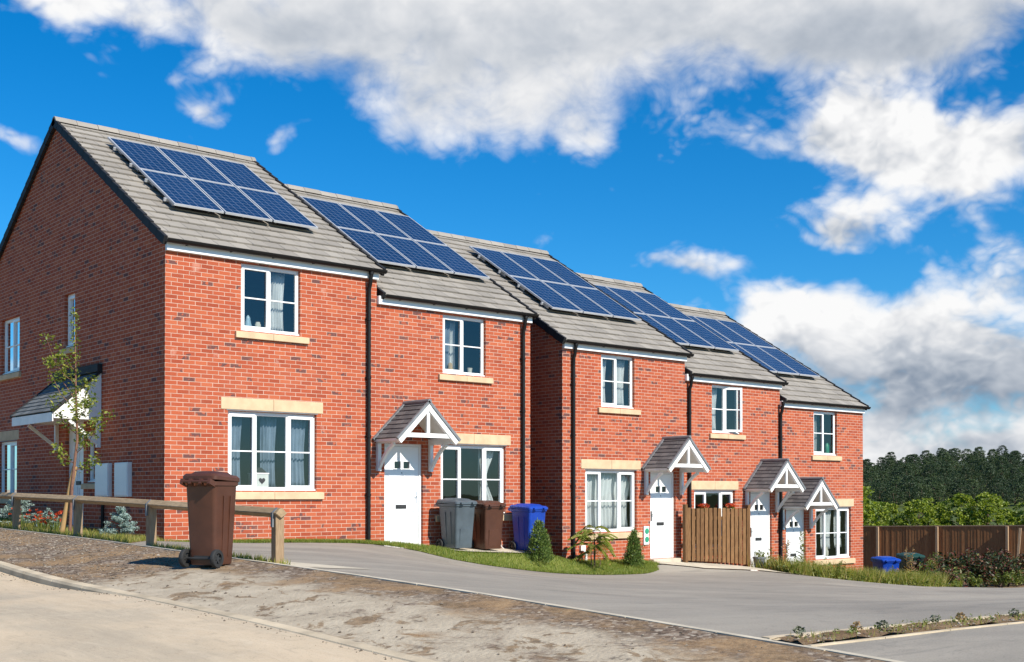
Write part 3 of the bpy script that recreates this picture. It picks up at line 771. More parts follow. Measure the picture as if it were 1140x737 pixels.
for i in range(n):
    yy=y0-(.12 if i%2 else 0)
    while yy<y1:
        a,b=max(y0,yy),min(y1,yy+.24); yy+=.24
        if b-a<.02: continue
        p0=Vector((0,0,zt))+d*(i*G-.012); p1=Vector((0,0,zt))+d*((i+1)*G); t=.02+rnd.uniform(-.002,.002)
        V=lambda p,y,of:(p.x+nrm.x*of,y,p.z+nrm.z*of)
        mb.add([V(p1,a+.002,0),V(p1,b-.002,0),V(p1,b-.002,t),V(p1,a+.002,t),V(p0,a+.002,.004),V(p0,b-.002,.004)],[(0,1,2,3),(3,2,5,4),(0,3,4),(1,5,2)])
mb.build('porch_roof',M['slatelean'],pr)
mb=MB()
for yy in(y0-.03,y1-.025): mb.loft([[(0,yy,zt-.02),(0,yy+.055,zt-.02),(0,yy+.055,zt+.04),(0,yy,zt+.04)],[(PX-.02,yy,zb-.035),(PX-.02,yy+.055,zb-.035),(PX-.02,yy+.055,zb+.03),(PX-.02,yy,zb+.03)]])
mb.box(-.10,-.004,y0-.05,y1+.05,zt-.01,zt+.14)
mb.build('porch_trim',M['verge'],pr)
mb=MB()
for yy in(y0,y1-.03): mb.prism([(-.004,yy,zt-.03),(-.004,yy,zb-.13),(PX+.02,yy,zb-.13),(PX+.02,yy,zb-.03)],(0,.028,0))
mb.box(PX+.0,PX+.022,y0+.03,y1-.03,zb-.19,zb-.02); mb.box(PX+.03,-.004,y0+.03,y1-.03,zb-.125,zb-.10)
mb.build('cheek',M['paint'],pr)
for yy in(y0+.06,y1-.06):
    mb=MB(); mb.box(-.075,-.003,yy-.036,yy+.036,zb-.66,zb-.13); mb.bar((-.06,yy,zb-.58),(-.60,yy,zb-.16),.056,.07,up=(0,1,0)); mb.build('bracket',M['paint'],pr)
for a,b in((2.28,2.91),(1.37,1.98)):
    mb=MB(); mb.box(-.085,-.003,a,b,.82,1.45); mb.box(-.095,-.085,a+.02,b-.02,.84,1.43)
    mb.build('meter_box',M['upvc'],root,bevel=.01)
mb=MB(); mb.tube([(-.05,2.62,.82),(-.05,2.62,.1)],.033,8); mb.build('meter_pipe',M['black'],root)
mb=MB(); mb.tube([(-.10,.45,.44),(-.10,.45,.30),(-.13,.36,.26),(-.12,.40,.15),(-.09,.28,.10),(-.09,.27,-.02)],.016,8); mb.tube([(-.13,.36,.26),(-.10,.27,.34)],.012,6); mb.build('gas_pipe',M['upvc'],root,smooth=60)
# small wall fittings of the third house
root=houses[2]
mb=MB(); mb.tube([(10.02,-.05,-.30),(10.02,-.05,-.40),(10.06,-.12,-.46),(10.06,-.12,-.66)],.03,8); mb.box(9.96,10.1,-.07,-.003,-.42,-.30); mb.build('waste_pipe',M['paint'],root,smooth=50)
root=houses[1]
mb=MB(); mb.tube([(7.52,-.03,.02),(7.50,-.04,-.12),(7.62,-.05,-.28),(7.72,-.06,-.34)],.012,6); mb.build('wall_cable',M['upvc'],root,smooth=60)
mb=MB(); mb.box(7.30,7.50,-.02,-.003,-.16,-.05); mb.build('air_brick',M['dark'],root)

# ------------------------------------------------------------------ curtains and window things
def curtain(h,storey,x0,x1,mkey,label,yy=.26,ztrim=0,waves=5,tilt=0):
    dz=DZ[h]; z0,z1=((3.90,5.03) if storey else (.97,2.32)); z0+=dz+ztrim; z1+=dz
    mb=MB(); n=max(12,int((x1-x0)*70)); rows=10
    for i in range(n+1):
        u=i/n
        for j in range(rows+1):
            t=j/rows
            xx=x0+(x1-x0)*u; w=(1-.12*math.sin(t*2.4))
            xx=x0+(xx-x0)*(w if not tilt else 1-.55*math.sin(math.pi*min(1,t*1.05))**2*(1-t*.2))
            yyy=yy+.022*math.sin(u*waves*2*math.pi+.5*math.sin(t*3))+.008*math.sin(u*waves*5.1+t*4)
            mb.v.append((xx,yyy,z1+(z0-z1)*t))
    for i in range(n):
        for j in range(rows):
            q=i*(rows+1)+j; mb.f.append((q,q+1,q+rows+2,q+rows+1)); mb.m.append(0)
    o=mb.build('curtain',M[mkey],org=((x0+x1)/2,yy,z0),smooth=80,recalc=False)
    s=o.modifiers.new('cloth','SOLIDIFY'); s.thickness=.004
    tag(o,label,'curtain')
curtain(0,1,2.20,2.50,'curtain_white','white curtain drawn to the right side upstairs in the largest house')
curtain(0,0,1.28,1.62,'curtain_blue','slate blue curtain on the left in the downstairs window beside the heart lantern')
curtain(0,0,2.02,2.36,'curtain_blue','slate blue curtain hanging behind the heart lantern in the largest house',yy=.30)
curtain(0,0,2.52,2.98,'curtain_blue','slate blue curtain filling the right light of the window above the brown bin')
curtain(1,1,6.12,6.45,'curtain_blue','slate blue curtain upstairs above the porch with grey and blue bins below')
curtain(1,1,6.42,6.62,'curtain_white','white curtain in the middle of the upstairs window above the grey bin',yy=.3,waves=3)
curtain(1,0,7.22,7.66,'curtain_white','white curtain tied back in the window behind the grey and brown bins',tilt=1,waves=4)
curtain(2,1,10.74,11.10,'curtain_white','white curtain on the left upstairs above the white voile window')
curtain(2,1,11.38,11.72,'curtain_white','white curtain on the right upstairs above the white voile window')
curtain(2,0,10.24,12.0,'curtain_white','full white voile across the downstairs window behind the young sumac',waves=13)
curtain(3,1,14.72,15.14,'curtain_white','white lace curtain beside the window leaf that stands open',waves=6)
curtain(4,1,19.42,19.50,'curtain_white','narrow white curtain in the upstairs window of the last house',waves=2)
curtain(4,0,19.16,19.50,'curtain_white','white curtain on the left in the downstairs window of the last house',waves=4,ztrim=.25)
curtain(4,0,19.70,20.18,'curtain_white','white curtain in the centre of the downstairs window of the last house',waves=6,ztrim=.22)
curtain(4,0,20.36,20.70,'curtain_white','white curtain on the right in the downstairs window of the last house',waves=4,ztrim=.25)
mb=MB(); mb.box(.20,.21,7.70,8.84,.90,2.0)
tag(mb.build('window_blind',M['tanblind'],org=(.2,8.2,.9)),'tan blind closed in the downstairs window of the shaded gable','blind')
# heart lantern
ln=thing('lantern',(1.94,.17,.985),'white lantern with a heart cut-out standing in the downstairs window','lantern')
mb=MB(); mb.box(1.80,2.08,.10,.36,.985,1.24); mb.box(1.79,2.09,.09,.37,1.24,1.26); mb.build('lantern_body',M['paint'],ln,bevel=.006)
mb=MB(); pts=[]
for k in range(24):
    t=2*math.pi*k/24; pts.append((1.94+.0042*16*math.sin(t)**3,.096,1.115+.0042*(13*math.cos(t)-5*math.cos(2*t)-2*math.cos(3*t)-math.cos(4*t))))
mb.prism(pts,(0,.006,0)); mb.build('heart',M['dark'],ln)
mb=MB(); mb.loft([[(1.82,.12,1.262),(2.06,.12,1.262),(2.06,.34,1.262),(1.82,.34,1.262)],[(1.90,.19,1.36),(1.98,.19,1.36),(1.98,.27,1.36),(1.90,.27,1.36)]]); mb.build('lantern_roof',M['dark'],ln)
def ornament(x,z,h,m,label,cat,prof,y=.20):
    mb=MB(); loops=[]
    for r,t in prof: loops.append([(x+r*math.cos(2*math.pi*k/14),y+r*.7*math.sin(2*math.pi*k/14),z+h*t) for k in range(14)])
    mb.loft(loops); tag(mb.build(cat.replace(' ','_'),m,org=(x,y,z),smooth=50),label,cat)
M['paleblue']=simple('pale_blue_glaze',(.35,.52,.62),.3,.1); M['cream']=simple('cream_glaze',(.7,.66,.55),.4,.06); M['tan']=simple('tan_fur',(.5,.36,.2),.9,.1); M['greenpot']=simple('green_glaze',(.03,.28,.16),.4,.1); M['terracotta']=simple('terracotta',(.4,.15,.07),.8,.1)
ornament(1.70,3.905,.26,M['paleblue'],'pale blue figurine on the upstairs window ledge of the largest house','figurine',[(.06,0),(.075,.2),(.06,.45),(.045,.7),(.04,.85),(.01,1)])
ornament(1.90,3.905,.15,M['cream'],'cream candle jar beside the pale blue figurine upstairs','jar',[(.05,0),(.06,.1),(.06,.75),(.045,.8),(.045,1)])
ornament(6.40,3.43,.20,M['tan'],'tan soft toy on the upstairs ledge above the grey bin','soft toy',[(.07,0),(.085,.25),(.05,.5),(.06,.7),(.045,.9),(.01,1)])
ornament(6.92,3.43,.12,M['cream'],'cream plant pot on the upstairs ledge above the brown bin','plant pot',[(.05,0),(.065,.9),(.07,.9),(.07,1)])
ornament(19.92,2.02,.30,M['greenpot'],'green box ornament in the upstairs window of the last house','ornament',[(.07,0),(.08,.1),(.08,.8),(.05,.9),(.05,1)])
ornament(19.86,-.90,.28,M['cream'],'cream jug in the downstairs window of the last house','jug',[(.06,0),(.09,.2),(.09,.5),(.055,.8),(.06,1)])

# ------------------------------------------------------------------ wheelie bins
def rr(w,l,r,z,n=4,oy=0,shear=0):
    p=[]
    for cx,cy,a0 in((w/2-r,l/2-r,0),(-w/2+r,l/2-r,90),(-w/2+r,-l/2+r,180),(w/2-r,-l/2+r,270)):
        for k in range(n+1):
            a=R(a0+90*k/n); y=cy+r*math.sin(a); p.append((cx+r*math.cos(a),y+oy,z+shear*y))
    return p
def wheelie_bin(loc,rz,W,L,H,mk,label,group=None):
    b=thing('wheelie_bin',loc,label,'bin',group,0)
    b.rotation_euler.z=rz; m=M[mk]; org=(0,0,0)
    def bd(mb,name,mat_,par,**k):
        o=mb.build(name,mat_,org=(0,0,0),**k); o.parent=par; return o
    mb=MB(); zt=H-.13
    w0,l0=W*.76,L*.70
    mb.loft([rr(w0*.97,l0*.97,.04,.03),rr(w0,l0,.045,.05),rr(W*.80,L*.735,.045,.25),rr(W*.90,L*.87,.05,zt-.06),rr(W*.905,L*.875,.05,zt-.055),rr(W*.96,L*.93,.05,zt-.045),rr(W*.97,L*.94,.05,zt)])
    # moulded rib panels on the flanks and front
    for s in(-1,1):
        for yy in(-.11,.11):
            pts=[(s*(w0/2+.006),yy*L-.012,.12),(s*(W*.445+.008),yy*L*1.15-.012,zt-.16)]
            mb.bar(pts[0],pts[1],.02,.006,up=(s,0,0))
    fy=-l0/2
    mb.loft([[(-W*.22,fy-.004,.09),(W*.22,fy-.004,.09),(W*.22,fy+.03,.09),(-W*.22,fy+.03,.09)],[(-W*.24,-L*.395-.012,.42),(W*.24,-L*.395-.012,.42),(W*.24,-L*.36,.42),(-W*.24,-L*.36,.42)]])
    body=bd(mb,'body',m,b,smooth=35)
    mb=MB(); sh=.05
    mb.loft([rr(W*.99,L*.97,.05,zt+.008,shear=sh),rr(W*1.02,L*1.0,.055,zt+.012,shear=sh),rr(W*1.02,L*1.0,.055,zt+.05,shear=sh),rr(W*.93,L*.90,.06,zt+.078,shear=sh),rr(W*.80,L*.74,.08,zt+.082,shear=sh),rr(W*.70,L*.60,.09,zt+.108,shear=sh),rr(W*.5,L*.4,.07,zt+.114,shear=sh)])
    for s in(-.26,.26): mb.box(s*W-.045,s*W+.045,-L*.5-.045,-L*.47,zt-.005,zt+.03)
    bd(mb,'lid',m,b,smooth=35)
    mb=MB(); yb=L*.47
    mb.tube([(-W*.40,yb+.06,zt+.0),(W*.40,yb+.06,zt+.0)],.019,8)
    for x in(-.40,-.15,.15,.40): mb.bar((x*W,yb-.04,zt-.035),(x*W,yb+.075,zt+.005),.035,.06)
    bd(mb,'handle',m,b,smooth=40)
    ya=l0/2+.015; ra=.105
    mb=MB(); mb.tube([(-w0/2-.05,ya,ra),(w0/2+.05,ya,ra)],.014,8); mb.box(-w0*.30,w0*.30,l0/2-.06,ya-.005,ra-.02,ra+.03); bd(mb,'axle',M['dark'],b)
    for s in(-1,1):
        x=s*(w0/2+.035); mb=MB()
        prof=[(.062,-.026),(.098,-.026),(.105,-.016),(.105,.016),(.098,.026),(.062,.026)]
        loops=[[(x+o_,ya+r*math.cos(2*math.pi*k/24),ra+r*math.sin(2*math.pi*k/24)) for r,o_ in prof] for k in range(24)]
        loops.append(loops[0]); mb.loft(loops,cap=False); w=bd(mb,'wheel',M['rubber'],b,smooth=35)
        mb=MB(); mb.tube([(x-.016,ya,ra),(x+.016,ya,ra)],.028,14)
        for k in range(6):
            a=2*math.pi*k/6; mb.bar((x,ya+.02*math.cos(a),ra+.02*math.sin(a)),(x,ya+.066*math.cos(a),ra+.066*math.sin(a)),.02,.022,up=(1,0,0))
        ro=bd(mb,'rim',M['dark'],w)
    return b
wheelie_bin((-2.60,-7.0,T(-2.60,-7.0)-.005),R(90+29),.45,.52,1.10,'bin_brown','brown wheelie bin alone on the verge in front of the rail fence')
g='wheelie bins by the front doors'
wheelie_bin((6.02,-.52,T(6.02,-.5)+.03),R(2),.57,.66,1.05,'bin_grey','slate grey wheelie bin under the window beside the porch',g)
wheelie_bin((6.82,-.50,T(6.82,-.5)+.03),R(-3),.56,.66,1.04,'bin_brown','brown wheelie bin under the window beside the grey one',g)
wheelie_bin((7.98,-.50,T(7.98,-.5)+.03),R(3),.56,.66,1.03,'bin_blue','bright blue wheelie bin by the downpipe at the gap',g)
wheelie_bin((22.85,.15,T(22.85,.15)-.22),R(-30),.62,.74,1.09,'bin_blue','blue wheelie bin half hidden by weeds past the last house',g)
wheelie_bin((24.9,.55,T(24.9,.55)-.05),R(-38),.66,.76,1.10,'bin_green','dark green wheelie bin among the red shrubs',g)

# ------------------------------------------------------------------ timber rail, gate, fence
rl=thing('knee_rail_fence',(-1.9,-7.32,edge_z(-7.32)),'low weathered timber rail on short posts along the side of the verge','fence')
PY=[-7.32,-5.6,-3.85,-1.15,1.7,4.4,7.1,9.8]; X=-1.93
for y in PY:
    z=edge_z(y); mb=MB(); a=.055
    mb.box(X-a,X+a,y-a,y+a,z-.3,z+.585); mb.build('post',M['postwood'],rl,bevel=.006)
mb=MB()
for ya,yb in zip(PY,PY[1:]):
    e=.09 if ya==PY[0] else 0
    za,zb=edge_z(ya)+.60,edge_z(yb)+.60
    A=[(X-.075,ya-e,za-.035),(X,ya-e,za-.09),(X+.075,ya-e,za-.035),(X+.012,ya-e,za+.03),(X-.012,ya-e,za+.03)]
    B=[(X-.075,yb-.004,zb-.035),(X,yb-.004,zb-.09),(X+.075,yb-.004,zb-.035),(X+.012,yb-.004,zb+.03),(X-.012,yb-.004,zb+.03)]
    mb.loft([A,B])
mb.build('rail',M['rail'],rl,bevel=.008)
for y in PY:
    z=edge_z(y)+.60; mb=MB(); mb.box(X-.082,X-.062,y-.02,y+.02,z-.19,z-.02); mb.loft([[(X-.08,y-.02,z-.03),(X-.08,y+.02,z-.03),(X-.076,y+.02,z-.034),(X-.076,y-.02,z-.034)],[(X-.012,y-.02,z+.036),(X-.012,y+.02,z+.036),(X-.012,y+.02,z+.031),(X-.012,y-.02,z+.031)]]); mb.build('strap',M['lead'],rl)
gt=thing('picket_fence',(13.2,-.27,T(13.2,-.27)),'brown vertical board picket fence across the front of the fourth house','fence')
mb=MB(); x=13.36; 
while x<15.70:
    w=.125+rnd.uniform(-.004,.004); zb=T(x,-.27)+.06; zt=.53-.012*(x-13.2)+rnd.uniform(-.012,.012); tl=rnd.uniform(-.006,.006)
    mb.loft([[(x,-.285,zb),(x+w,-.285,zb),(x+w,-.265,zb),(x,-.265,zb)],[(x+tl,-.285,zt),(x+w+tl,-.285,zt),(x+w+tl,-.265,zt),(x+tl,-.265,zt)]]); x+=.16+rnd.uniform(-.006,.02)
mb.build('board_panel',M['gate'],gt)
mb=MB()
for z in(.28,-.22,-.62): mb.bar((13.34,-.235,z),(15.72,-.235,z-.03),.045,.085)
mb.build('fence_rail',M['gate'],gt)
for x in(13.32,15.76):
    mb=MB(); z=T(x,-.25); mb.box(x-.045,x+.045,-.30,-.20,z-.2,.62-.012*(x-13.2)); mb.build('post',M['gate'],gt,bevel=.006)
# closeboard fence on the right
fn=thing('closeboard_fence',(33,4,-2.3),'tall dark brown closeboard fence with pale posts right of the houses','fence',rz=0)
fence_turn=R(9)
ys_=[-9,-6.5,-4,-1.4,1.61,4.20,6.55,9.1,11.7,14.3,17]
ftop=lambda y:-.34-.045*(y-3)*(.5 if y>3 else .45) 
mb=MB(); y=-9
while y<17:
    zt=ftop(y); zb=zt-1.95; j=rnd.uniform(0,.012)
    mb.loft([[(33-.02-j,y,zb),(33-.006-j,y,zb),(33-.006-j,y+.128,zb),(33-.03-j,y+.128,zb)],[(33-.02-j,y,zt+rnd.uniform(-.004,.004)),(33-.006-j,y,zt),(33-.006-j,y+.128,zt),(33-.03-j,y+.128,zt)]]); y+=.118
mb.build('board_panel',M['fence'],fn)
mb=MB()
for a,b in zip(ys_,ys_[1:]): mb.bar((32.985,a,ftop(a)+.02),(32.985,b,ftop(b)+.02),.07,.035)
mb.build('capping_rail',M['fencepost'],fn)
for y in ys_: mb=MB(); mb.box(32.87,32.965,y-.05,y+.05,ftop(y)-2.0,ftop(y)+.0); mb.build('post',M['fencepost'],fn,bevel=.008)
fn.rotation_euler.z=fence_turn
mb=MB(); mb.bar((32.95,1.12,-2.2),(32.99,.98,-.36),.08,.08); tag(mb.build('loose_post',M['fencepost'],org=(32.95,1.1,-2.2)),'pale timber post leaning against the brown fence at the right edge','post')

# ------------------------------------------------------------------ vegetation
def leaves(mb,pts,size,asp=.5,rng=rnd,up=.3,fold=0):
    for p in pts:
        s=size*rng.uniform(.6,1.35)
        d=Vector((rng.gauss(0,1),rng.gauss(0,1),rng.gauss(0,1)*.7+up*.0)).normalized()
        n=Vector((rng.gauss(0,1),rng.gauss(0,1),rng.gauss(0,1)+up*2)); e=d.cross(n)
        if e.length<1e-3: continue
        e.normalize(); p=Vector(p)
        a=p-d*s*.5; c=p+d*s*.5; mb.add([a,p+e*s*asp*.5,c,p-e*s*asp*.5],[(0,1,2,3)])
def blob(c,rx,ry,rz,n,rng=rnd,shell=.55):
    out=[]
    for _ in range(n):
        d=Vector((rng.gauss(0,1),rng.gauss(0,1),rng.gauss(0,1))).normalized(); r=rng.uniform(shell**3,1)**(1/3)
        out.append((c[0]+d.x*rx*r,c[1]+d.y*ry*r,c[2]+d.z*rz*r))
    return out
# grass
def grass(name,n,region,h,mk,label,w=.006,cl=.35):
    mb=MB(); k=0
    while k<n:
        x,y=region()
        if x is None: continue
        k+=1; z=T(x,y)+.005; hh=h*rnd.uniform(.4,1.25); a=rnd.uniform(0,6.28); wx,wy=math.cos(a)*w,math.sin(a)*w; b=rnd.uniform(0,6.28); l=hh*rnd.uniform(.1,.7)
        mb.tri((x-wx,y-wy,z),(x+wx,y+wy,z),(x+math.cos(b)*l,y+math.sin(b)*l,z+hh))
    return tag(mb.build(name,M[mk],recalc=False),label,'grass',kind='stuff')
def reg_lawn():
    x=rnd.uniform(.05,11.95); y=rnd.uniform(Yn(x)-.02,-.02)
    if 5.7<x<8.3 and y>-.90 : return (None,None)
    return x,y
def reg_weed():
    x=rnd.uniform(15.7,25); lo=Yn(x)+.05
    y=lo+abs(rnd.gauss(0,.75))
    if y>(-.05 if x<21.45 else 1.5): return None,None
    return x,y
grass('lawn_grass',34000,reg_lawn,.065,'blade','mown green grass in front of the brick houses')
def reg_side():
    x=rnd.uniform(-2.04,-.02); y=rnd.uniform(Yn(x),11)
    if rnd.random()<.45 and y>.5: return None,None
    return x,y
grass('rough_grass',16000,reg_side,.09,'weedblade','rough grass growing beneath the timber rail')
def reg_bed(): return rnd.uniform(-2,16),rnd.uniform(-14.66,-14.38)
def reg_edge():
    y=rnd.uniform(-7.6,-4); x=-2.03+abs(rnd.gauss(0,.10)); return x,y
mb=MB()
for _ in range(520):
    x,y=reg_weed()
    if x is None: continue
    h=abs(rnd.gauss(0,.16))+.08; z=T(x,y); leaves(mb,blob((x,y,z+h*.6),.10,.10,h*.6,16,shell=.1),.10,.42)
tag(mb.build('weed_foliage',M['weedleaf'],recalc=False),'leafy low weeds tangled along the edge of the drive','weeds',kind='stuff')
grass('bed_grass',2200,reg_bed,.06,'weedblade','dry low grass over the soil strip',w=.004)
grass('edge_grass',900,reg_edge,.07,'weedblade','tufts of grass along the pale kerb edging')
grass('weeds',12000,reg_weed,.40,'weedblade','overgrown yellow green weeds at the edge of the drive',w=.010)
mb=MB()
for _ in range(300):
    x,y=reg_bed(); z=T(x,y)+.03
    leaves(mb,blob((x,y,z+.015),.03,.03,.02,5),.025,.5)
tag(mb.build('bed_seedlings',M['weedleaf'],recalc=False),'scattered low green seedlings in the soil strip','seedlings',kind='stuff')
mb=MB()                                                # stones on the verge, road edge and bed
def stone(x,y,z,s):
    vs=[]
    for d in((1,0,0),(-1,0,0),(0,1,0),(0,-1,0),(0,0,1),(0,0,-1)): vs.append((x+d[0]*s*rnd.uniform(.6,1.4),y+d[1]*s*rnd.uniform(.6,1.4),z+d[2]*s*rnd.uniform(.4,.9)))
    mb.add(vs,[(0,2,4),(2,1,4),(1,3,4),(3,0,4),(2,0,5),(1,2,5),(3,1,5),(0,3,5)])
for _ in range(9000):
    y=rnd.uniform(-15,4)
    if y<-6.8 and rnd.random()<.94: continue
    x=rnd.uniform(-3.98,-2.12); stone(x,y,T(x,y)+.004,abs(rnd.gauss(0,.0065))+.003)
for _ in range(260):
    y=rnd.uniform(-15,-3); x=-4.14-abs(rnd.gauss(0,.07)); stone(x,y,T(x,y)+.003,abs(rnd.gauss(0,.007))+.003)
for _ in range(1200):
    x=rnd.uniform(-2,14); y=rnd.uniform(-14.66,-14.38); stone(x,y,T(x,y)+.02,abs(rnd.gauss(0,.009))+.004)
tag(mb.build('gravel',M['stone_bit'],recalc=False),'loose gravel and grit over the verge','gravel',kind='stuff')
for k,(x,cond) in enumerate([(-1.78,0),(-1.25,1),(-.72,0),(-.08,0),(.55,1),(1.15,0),(1.9,1),(2.7,0),(3.5,0)]):
    x+=(0,.14,-.10,.12,-.16,.1,0,0,0)[k]; y=-14.43-.03*(k%3); z=T(x,y)+.03; mb=MB(); leaves(mb,blob((x,y,z+.03),.05,.045,.035,55),.03,.6)
    names=['at the tip of the soil strip by the kerb','second from the kerb tip','third from the kerb tip','fourth from the kerb tip','fifth from the kerb tip','at the right end of the soil strip']
    o=mb.build('bedding_plant',M['dryplant' if cond else 'greyleaf'],org=(x,y,z),recalc=False)
    if k<6: tag(o,('withered brown' if cond else 'small grey green')+' bedding plant '+names[k],'plant','bedding plants along the soil strip')
    else: tag(o,'bedding plant of the soil strip beyond the right edge','plant','bedding plants along the soil strip')
# young tree with stake
tr=thing('young_tree',(-1.62,.05,T(-1.62,.05)),'slender young tree with sparse yellow green leaves tied to a stake before the gable','tree')
bx,by,bz=-1.62,.05,T(-1.62,.05)
mb=MB(); stem=[(bx,by,bz-.1),(bx+.03,by-.02,bz+.8),(bx+.10,by-.06,bz+1.6),(bx+.06,by-.10,bz+2.3),(bx+.04,by-.12,bz+3.0),(bx+.03,by-.12,bz+3.72)]
mb.tube(stem,[.030,.027,.022,.017,.011,.004],8)
tips=[]
def S(t):
    t*=len(stem)-1; i=min(int(t),len(stem)-2); f=t-i; return Vector(stem[i]).lerp(Vector(stem[i+1]),f)
rt=random.Random(5)
br=[(.34,-.9,.5,.55),(.38,.8,.25,.45),(.42,2.4,.5,.6),(.47,-2.0,.4,.6),(.50,.3,.35,.5),(.53,2.9,.55,.75),(.58,2.3,.62,.9),(.62,-.6,.3,.4),(.66,2.7,.4,.5),(.30,2.2,.4,.3),(.27,-.5,.4,.25),(.72,2.5,.3,.6),(.45,-.75,.62,.2),(.55,-.8,.30,.25)]
# azimuth: 2.4 rad points up-left in plan (screen left), -0.7 screen right
for t,az,ln_,up in br:
    p=S(t); q=p+Vector((math.cos(az)*ln_*.46,math.sin(az)*ln_*.46,ln_*up*.7)); r=p+Vector((math.cos(az)*ln_*.82,math.sin(az)*ln_*.82,ln_*up*1.8))
    mb.tube([p,q,r],[.009,.006,.002],5); tips+= [(p.lerp(q,.5),.06,8),(q,.10,26),(q.lerp(r,.5),.12,32),(r,.13,36)]
mb.build('trunk',M['bark2'],tr,smooth=60)
mb=MB()
for p,r,n in tips: leaves(mb,blob(p,r,r,r*1.1,n,rt,.1),.062,.55,rt)
for k in range(24): p=S(.45+.55*k/23); leaves(mb,blob(p,.09,.09,.09,13,rt,.1),.058,.55,rt)
mb.build('crown',M['young'],tr,recalc=False)
mb=MB(); mb.tube([(bx-.10,by+.20,bz-.2),(bx+.05,by+.02,bz+.95),(bx+.08,by-.02,bz+1.15)],[.046,.045,.042],10); tag(mb.build('tree_stake',M['stake'],org=(bx,by,bz),smooth=50),'pale slanting round timber stake supporting the young tree','stake')
# blue spruces
def spruce(x,y,h,w,label):
    z=T(x,y); t=thing('blue_spruce',(x,y,z),label,'shrub','blue spruces beneath the rail'); rs=random.Random(int(x*100+y*10))
    mb=MB(); mb.tube([(x,y,z-.05),(x,y,z+h*.9)],[.015,.005],6); lf=MB()
    for lv in range(6):
        zz=z+h*(.14+.15*lv); rr_=w*(1-.14*lv)*.5; nb=max(4,7-lv//2)
        for k in range(nb):
            a=rs.uniform(0,6.28); e=Vector((x+math.cos(a)*rr_*rs.uniform(.7,1.1),y+math.sin(a)*rr_*rs.uniform(.7,1.1),zz+rs.uniform(-.01,.09)))
            s=Vector((x,y,zz)); mb.tube([s,e],[.006,.003],5)
            for q in range(7):
                p=s.lerp(e,.3+.75*q/6); leaves(lf,blob(p,.042,.042,.036,24,rs,.1),.036,.32,rs)
    leaves(lf,blob((x,y,z+h*.95),.03,.03,.06,50,rs,.1),.035,.3,rs)
    mb.build('stem',M['bark'],t); lf.build('foliage',M['spruce'],t,recalc=False)
spruce(-1.1,-.72,.50,.62,'small silvery blue spruce below the meter boxes')
spruce(-1.25,3.75,.62,.95,'larger silvery blue spruce behind the rail left of the red flowers')
spruce(-1.05,2.6,.34,.5,'low silvery blue spruce beside the red flowers')
for k,(x,y,lb) in enumerate([(-1.3,1.62,'clump of orange red flowers beside the foot of the young tree'),(-1.3,2.35,'clump of orange red flowers between the two blue spruces'),(-1.35,3.2,'orange red flowers in front of the larger blue spruce')]):
    z=T(x,y); t=thing('flower_clump',(x,y,z),lb,'flowers','orange flower clumps by the rail'); lf=MB(); fl=MB()
    for i in range(60):
        a=rnd.uniform(0,6.28); r=rnd.uniform(.02,.30); h=rnd.uniform(.16,.36); p=Vector((x+math.cos(a)*r*.4,y+math.sin(a)*r*.6,z)); q=Vector((x+math.cos(a)*r,y+math.sin(a)*r,z+h))
        e=Vector((-math.sin(a),math.cos(a),0))*.009; lf.add([p-e,p+e,q],[(0,1,2)])
        if i%4==0: leaves(fl,blob((q.x,q.y,q.z+.03),.035,.035,.02,12,shell=.1),.035,.7)
    lf.build('leaves',M['weedleaf'],t,recalc=False); fl.build('blossoms',M['redpetal'],t,recalc=False)
# dwarf conifers
def conifer(x,y,h,w,label):
    z=T(x,y); t=thing('dwarf_conifer',(x,y,z),label,'shrub','dwarf conifers on the lawn'); rs=random.Random(int(x*10))
    mb=MB(); mb.tube([(x,y,z-.05),(x,y,z+h*.5)],[.03,.015],6); mb.build('stem',M['bark'],t)
    lf=MB()
    for k in range(250):
        v=rs.random()**1.25; a=rs.uniform(0,6.28); rad=w*.5*(1-v)**.62*rs.uniform(.72,1.12)*(1+.16*math.sin(a*3+v*7)+.10*math.sin(a*7+v*15))
        p=Vector((x+math.cos(a)*rad,y+math.sin(a)*rad,z+.03+h*.97*v))
        for j in range(16):
            q=p+Vector((rs.gauss(0,.028),rs.gauss(0,.028),rs.gauss(0,.034)-.01)); d=Vector((math.cos(a)*.5+rs.gauss(0,.35),math.sin(a)*.5+rs.gauss(0,.35),.9)).normalized()
            e=d.cross(Vector((rs.gauss(0,1),rs.gauss(0,1),.2))).normalized(); s=.045*rs.uniform(.6,1.3)
            lf.add([q-d*s*.5,q+e*s*.2,q+d*s*.6,q-e*s*.2],[(0,1,2,3)])
    leaves(lf,blob((x,y,z+h*.42),w*.36,w*.36,h*.40,1500,rs,.1),.05,.4,rs)
    lf.build('foliage',M['conifer'],t,recalc=False)
conifer(7.72,-1.12,.82,.56,'broad dwarf conifer on the lawn in front of the blue bin')
conifer(10.84,-.88,.80,.44,'narrow dwarf conifer on the lawn beside the front door step')
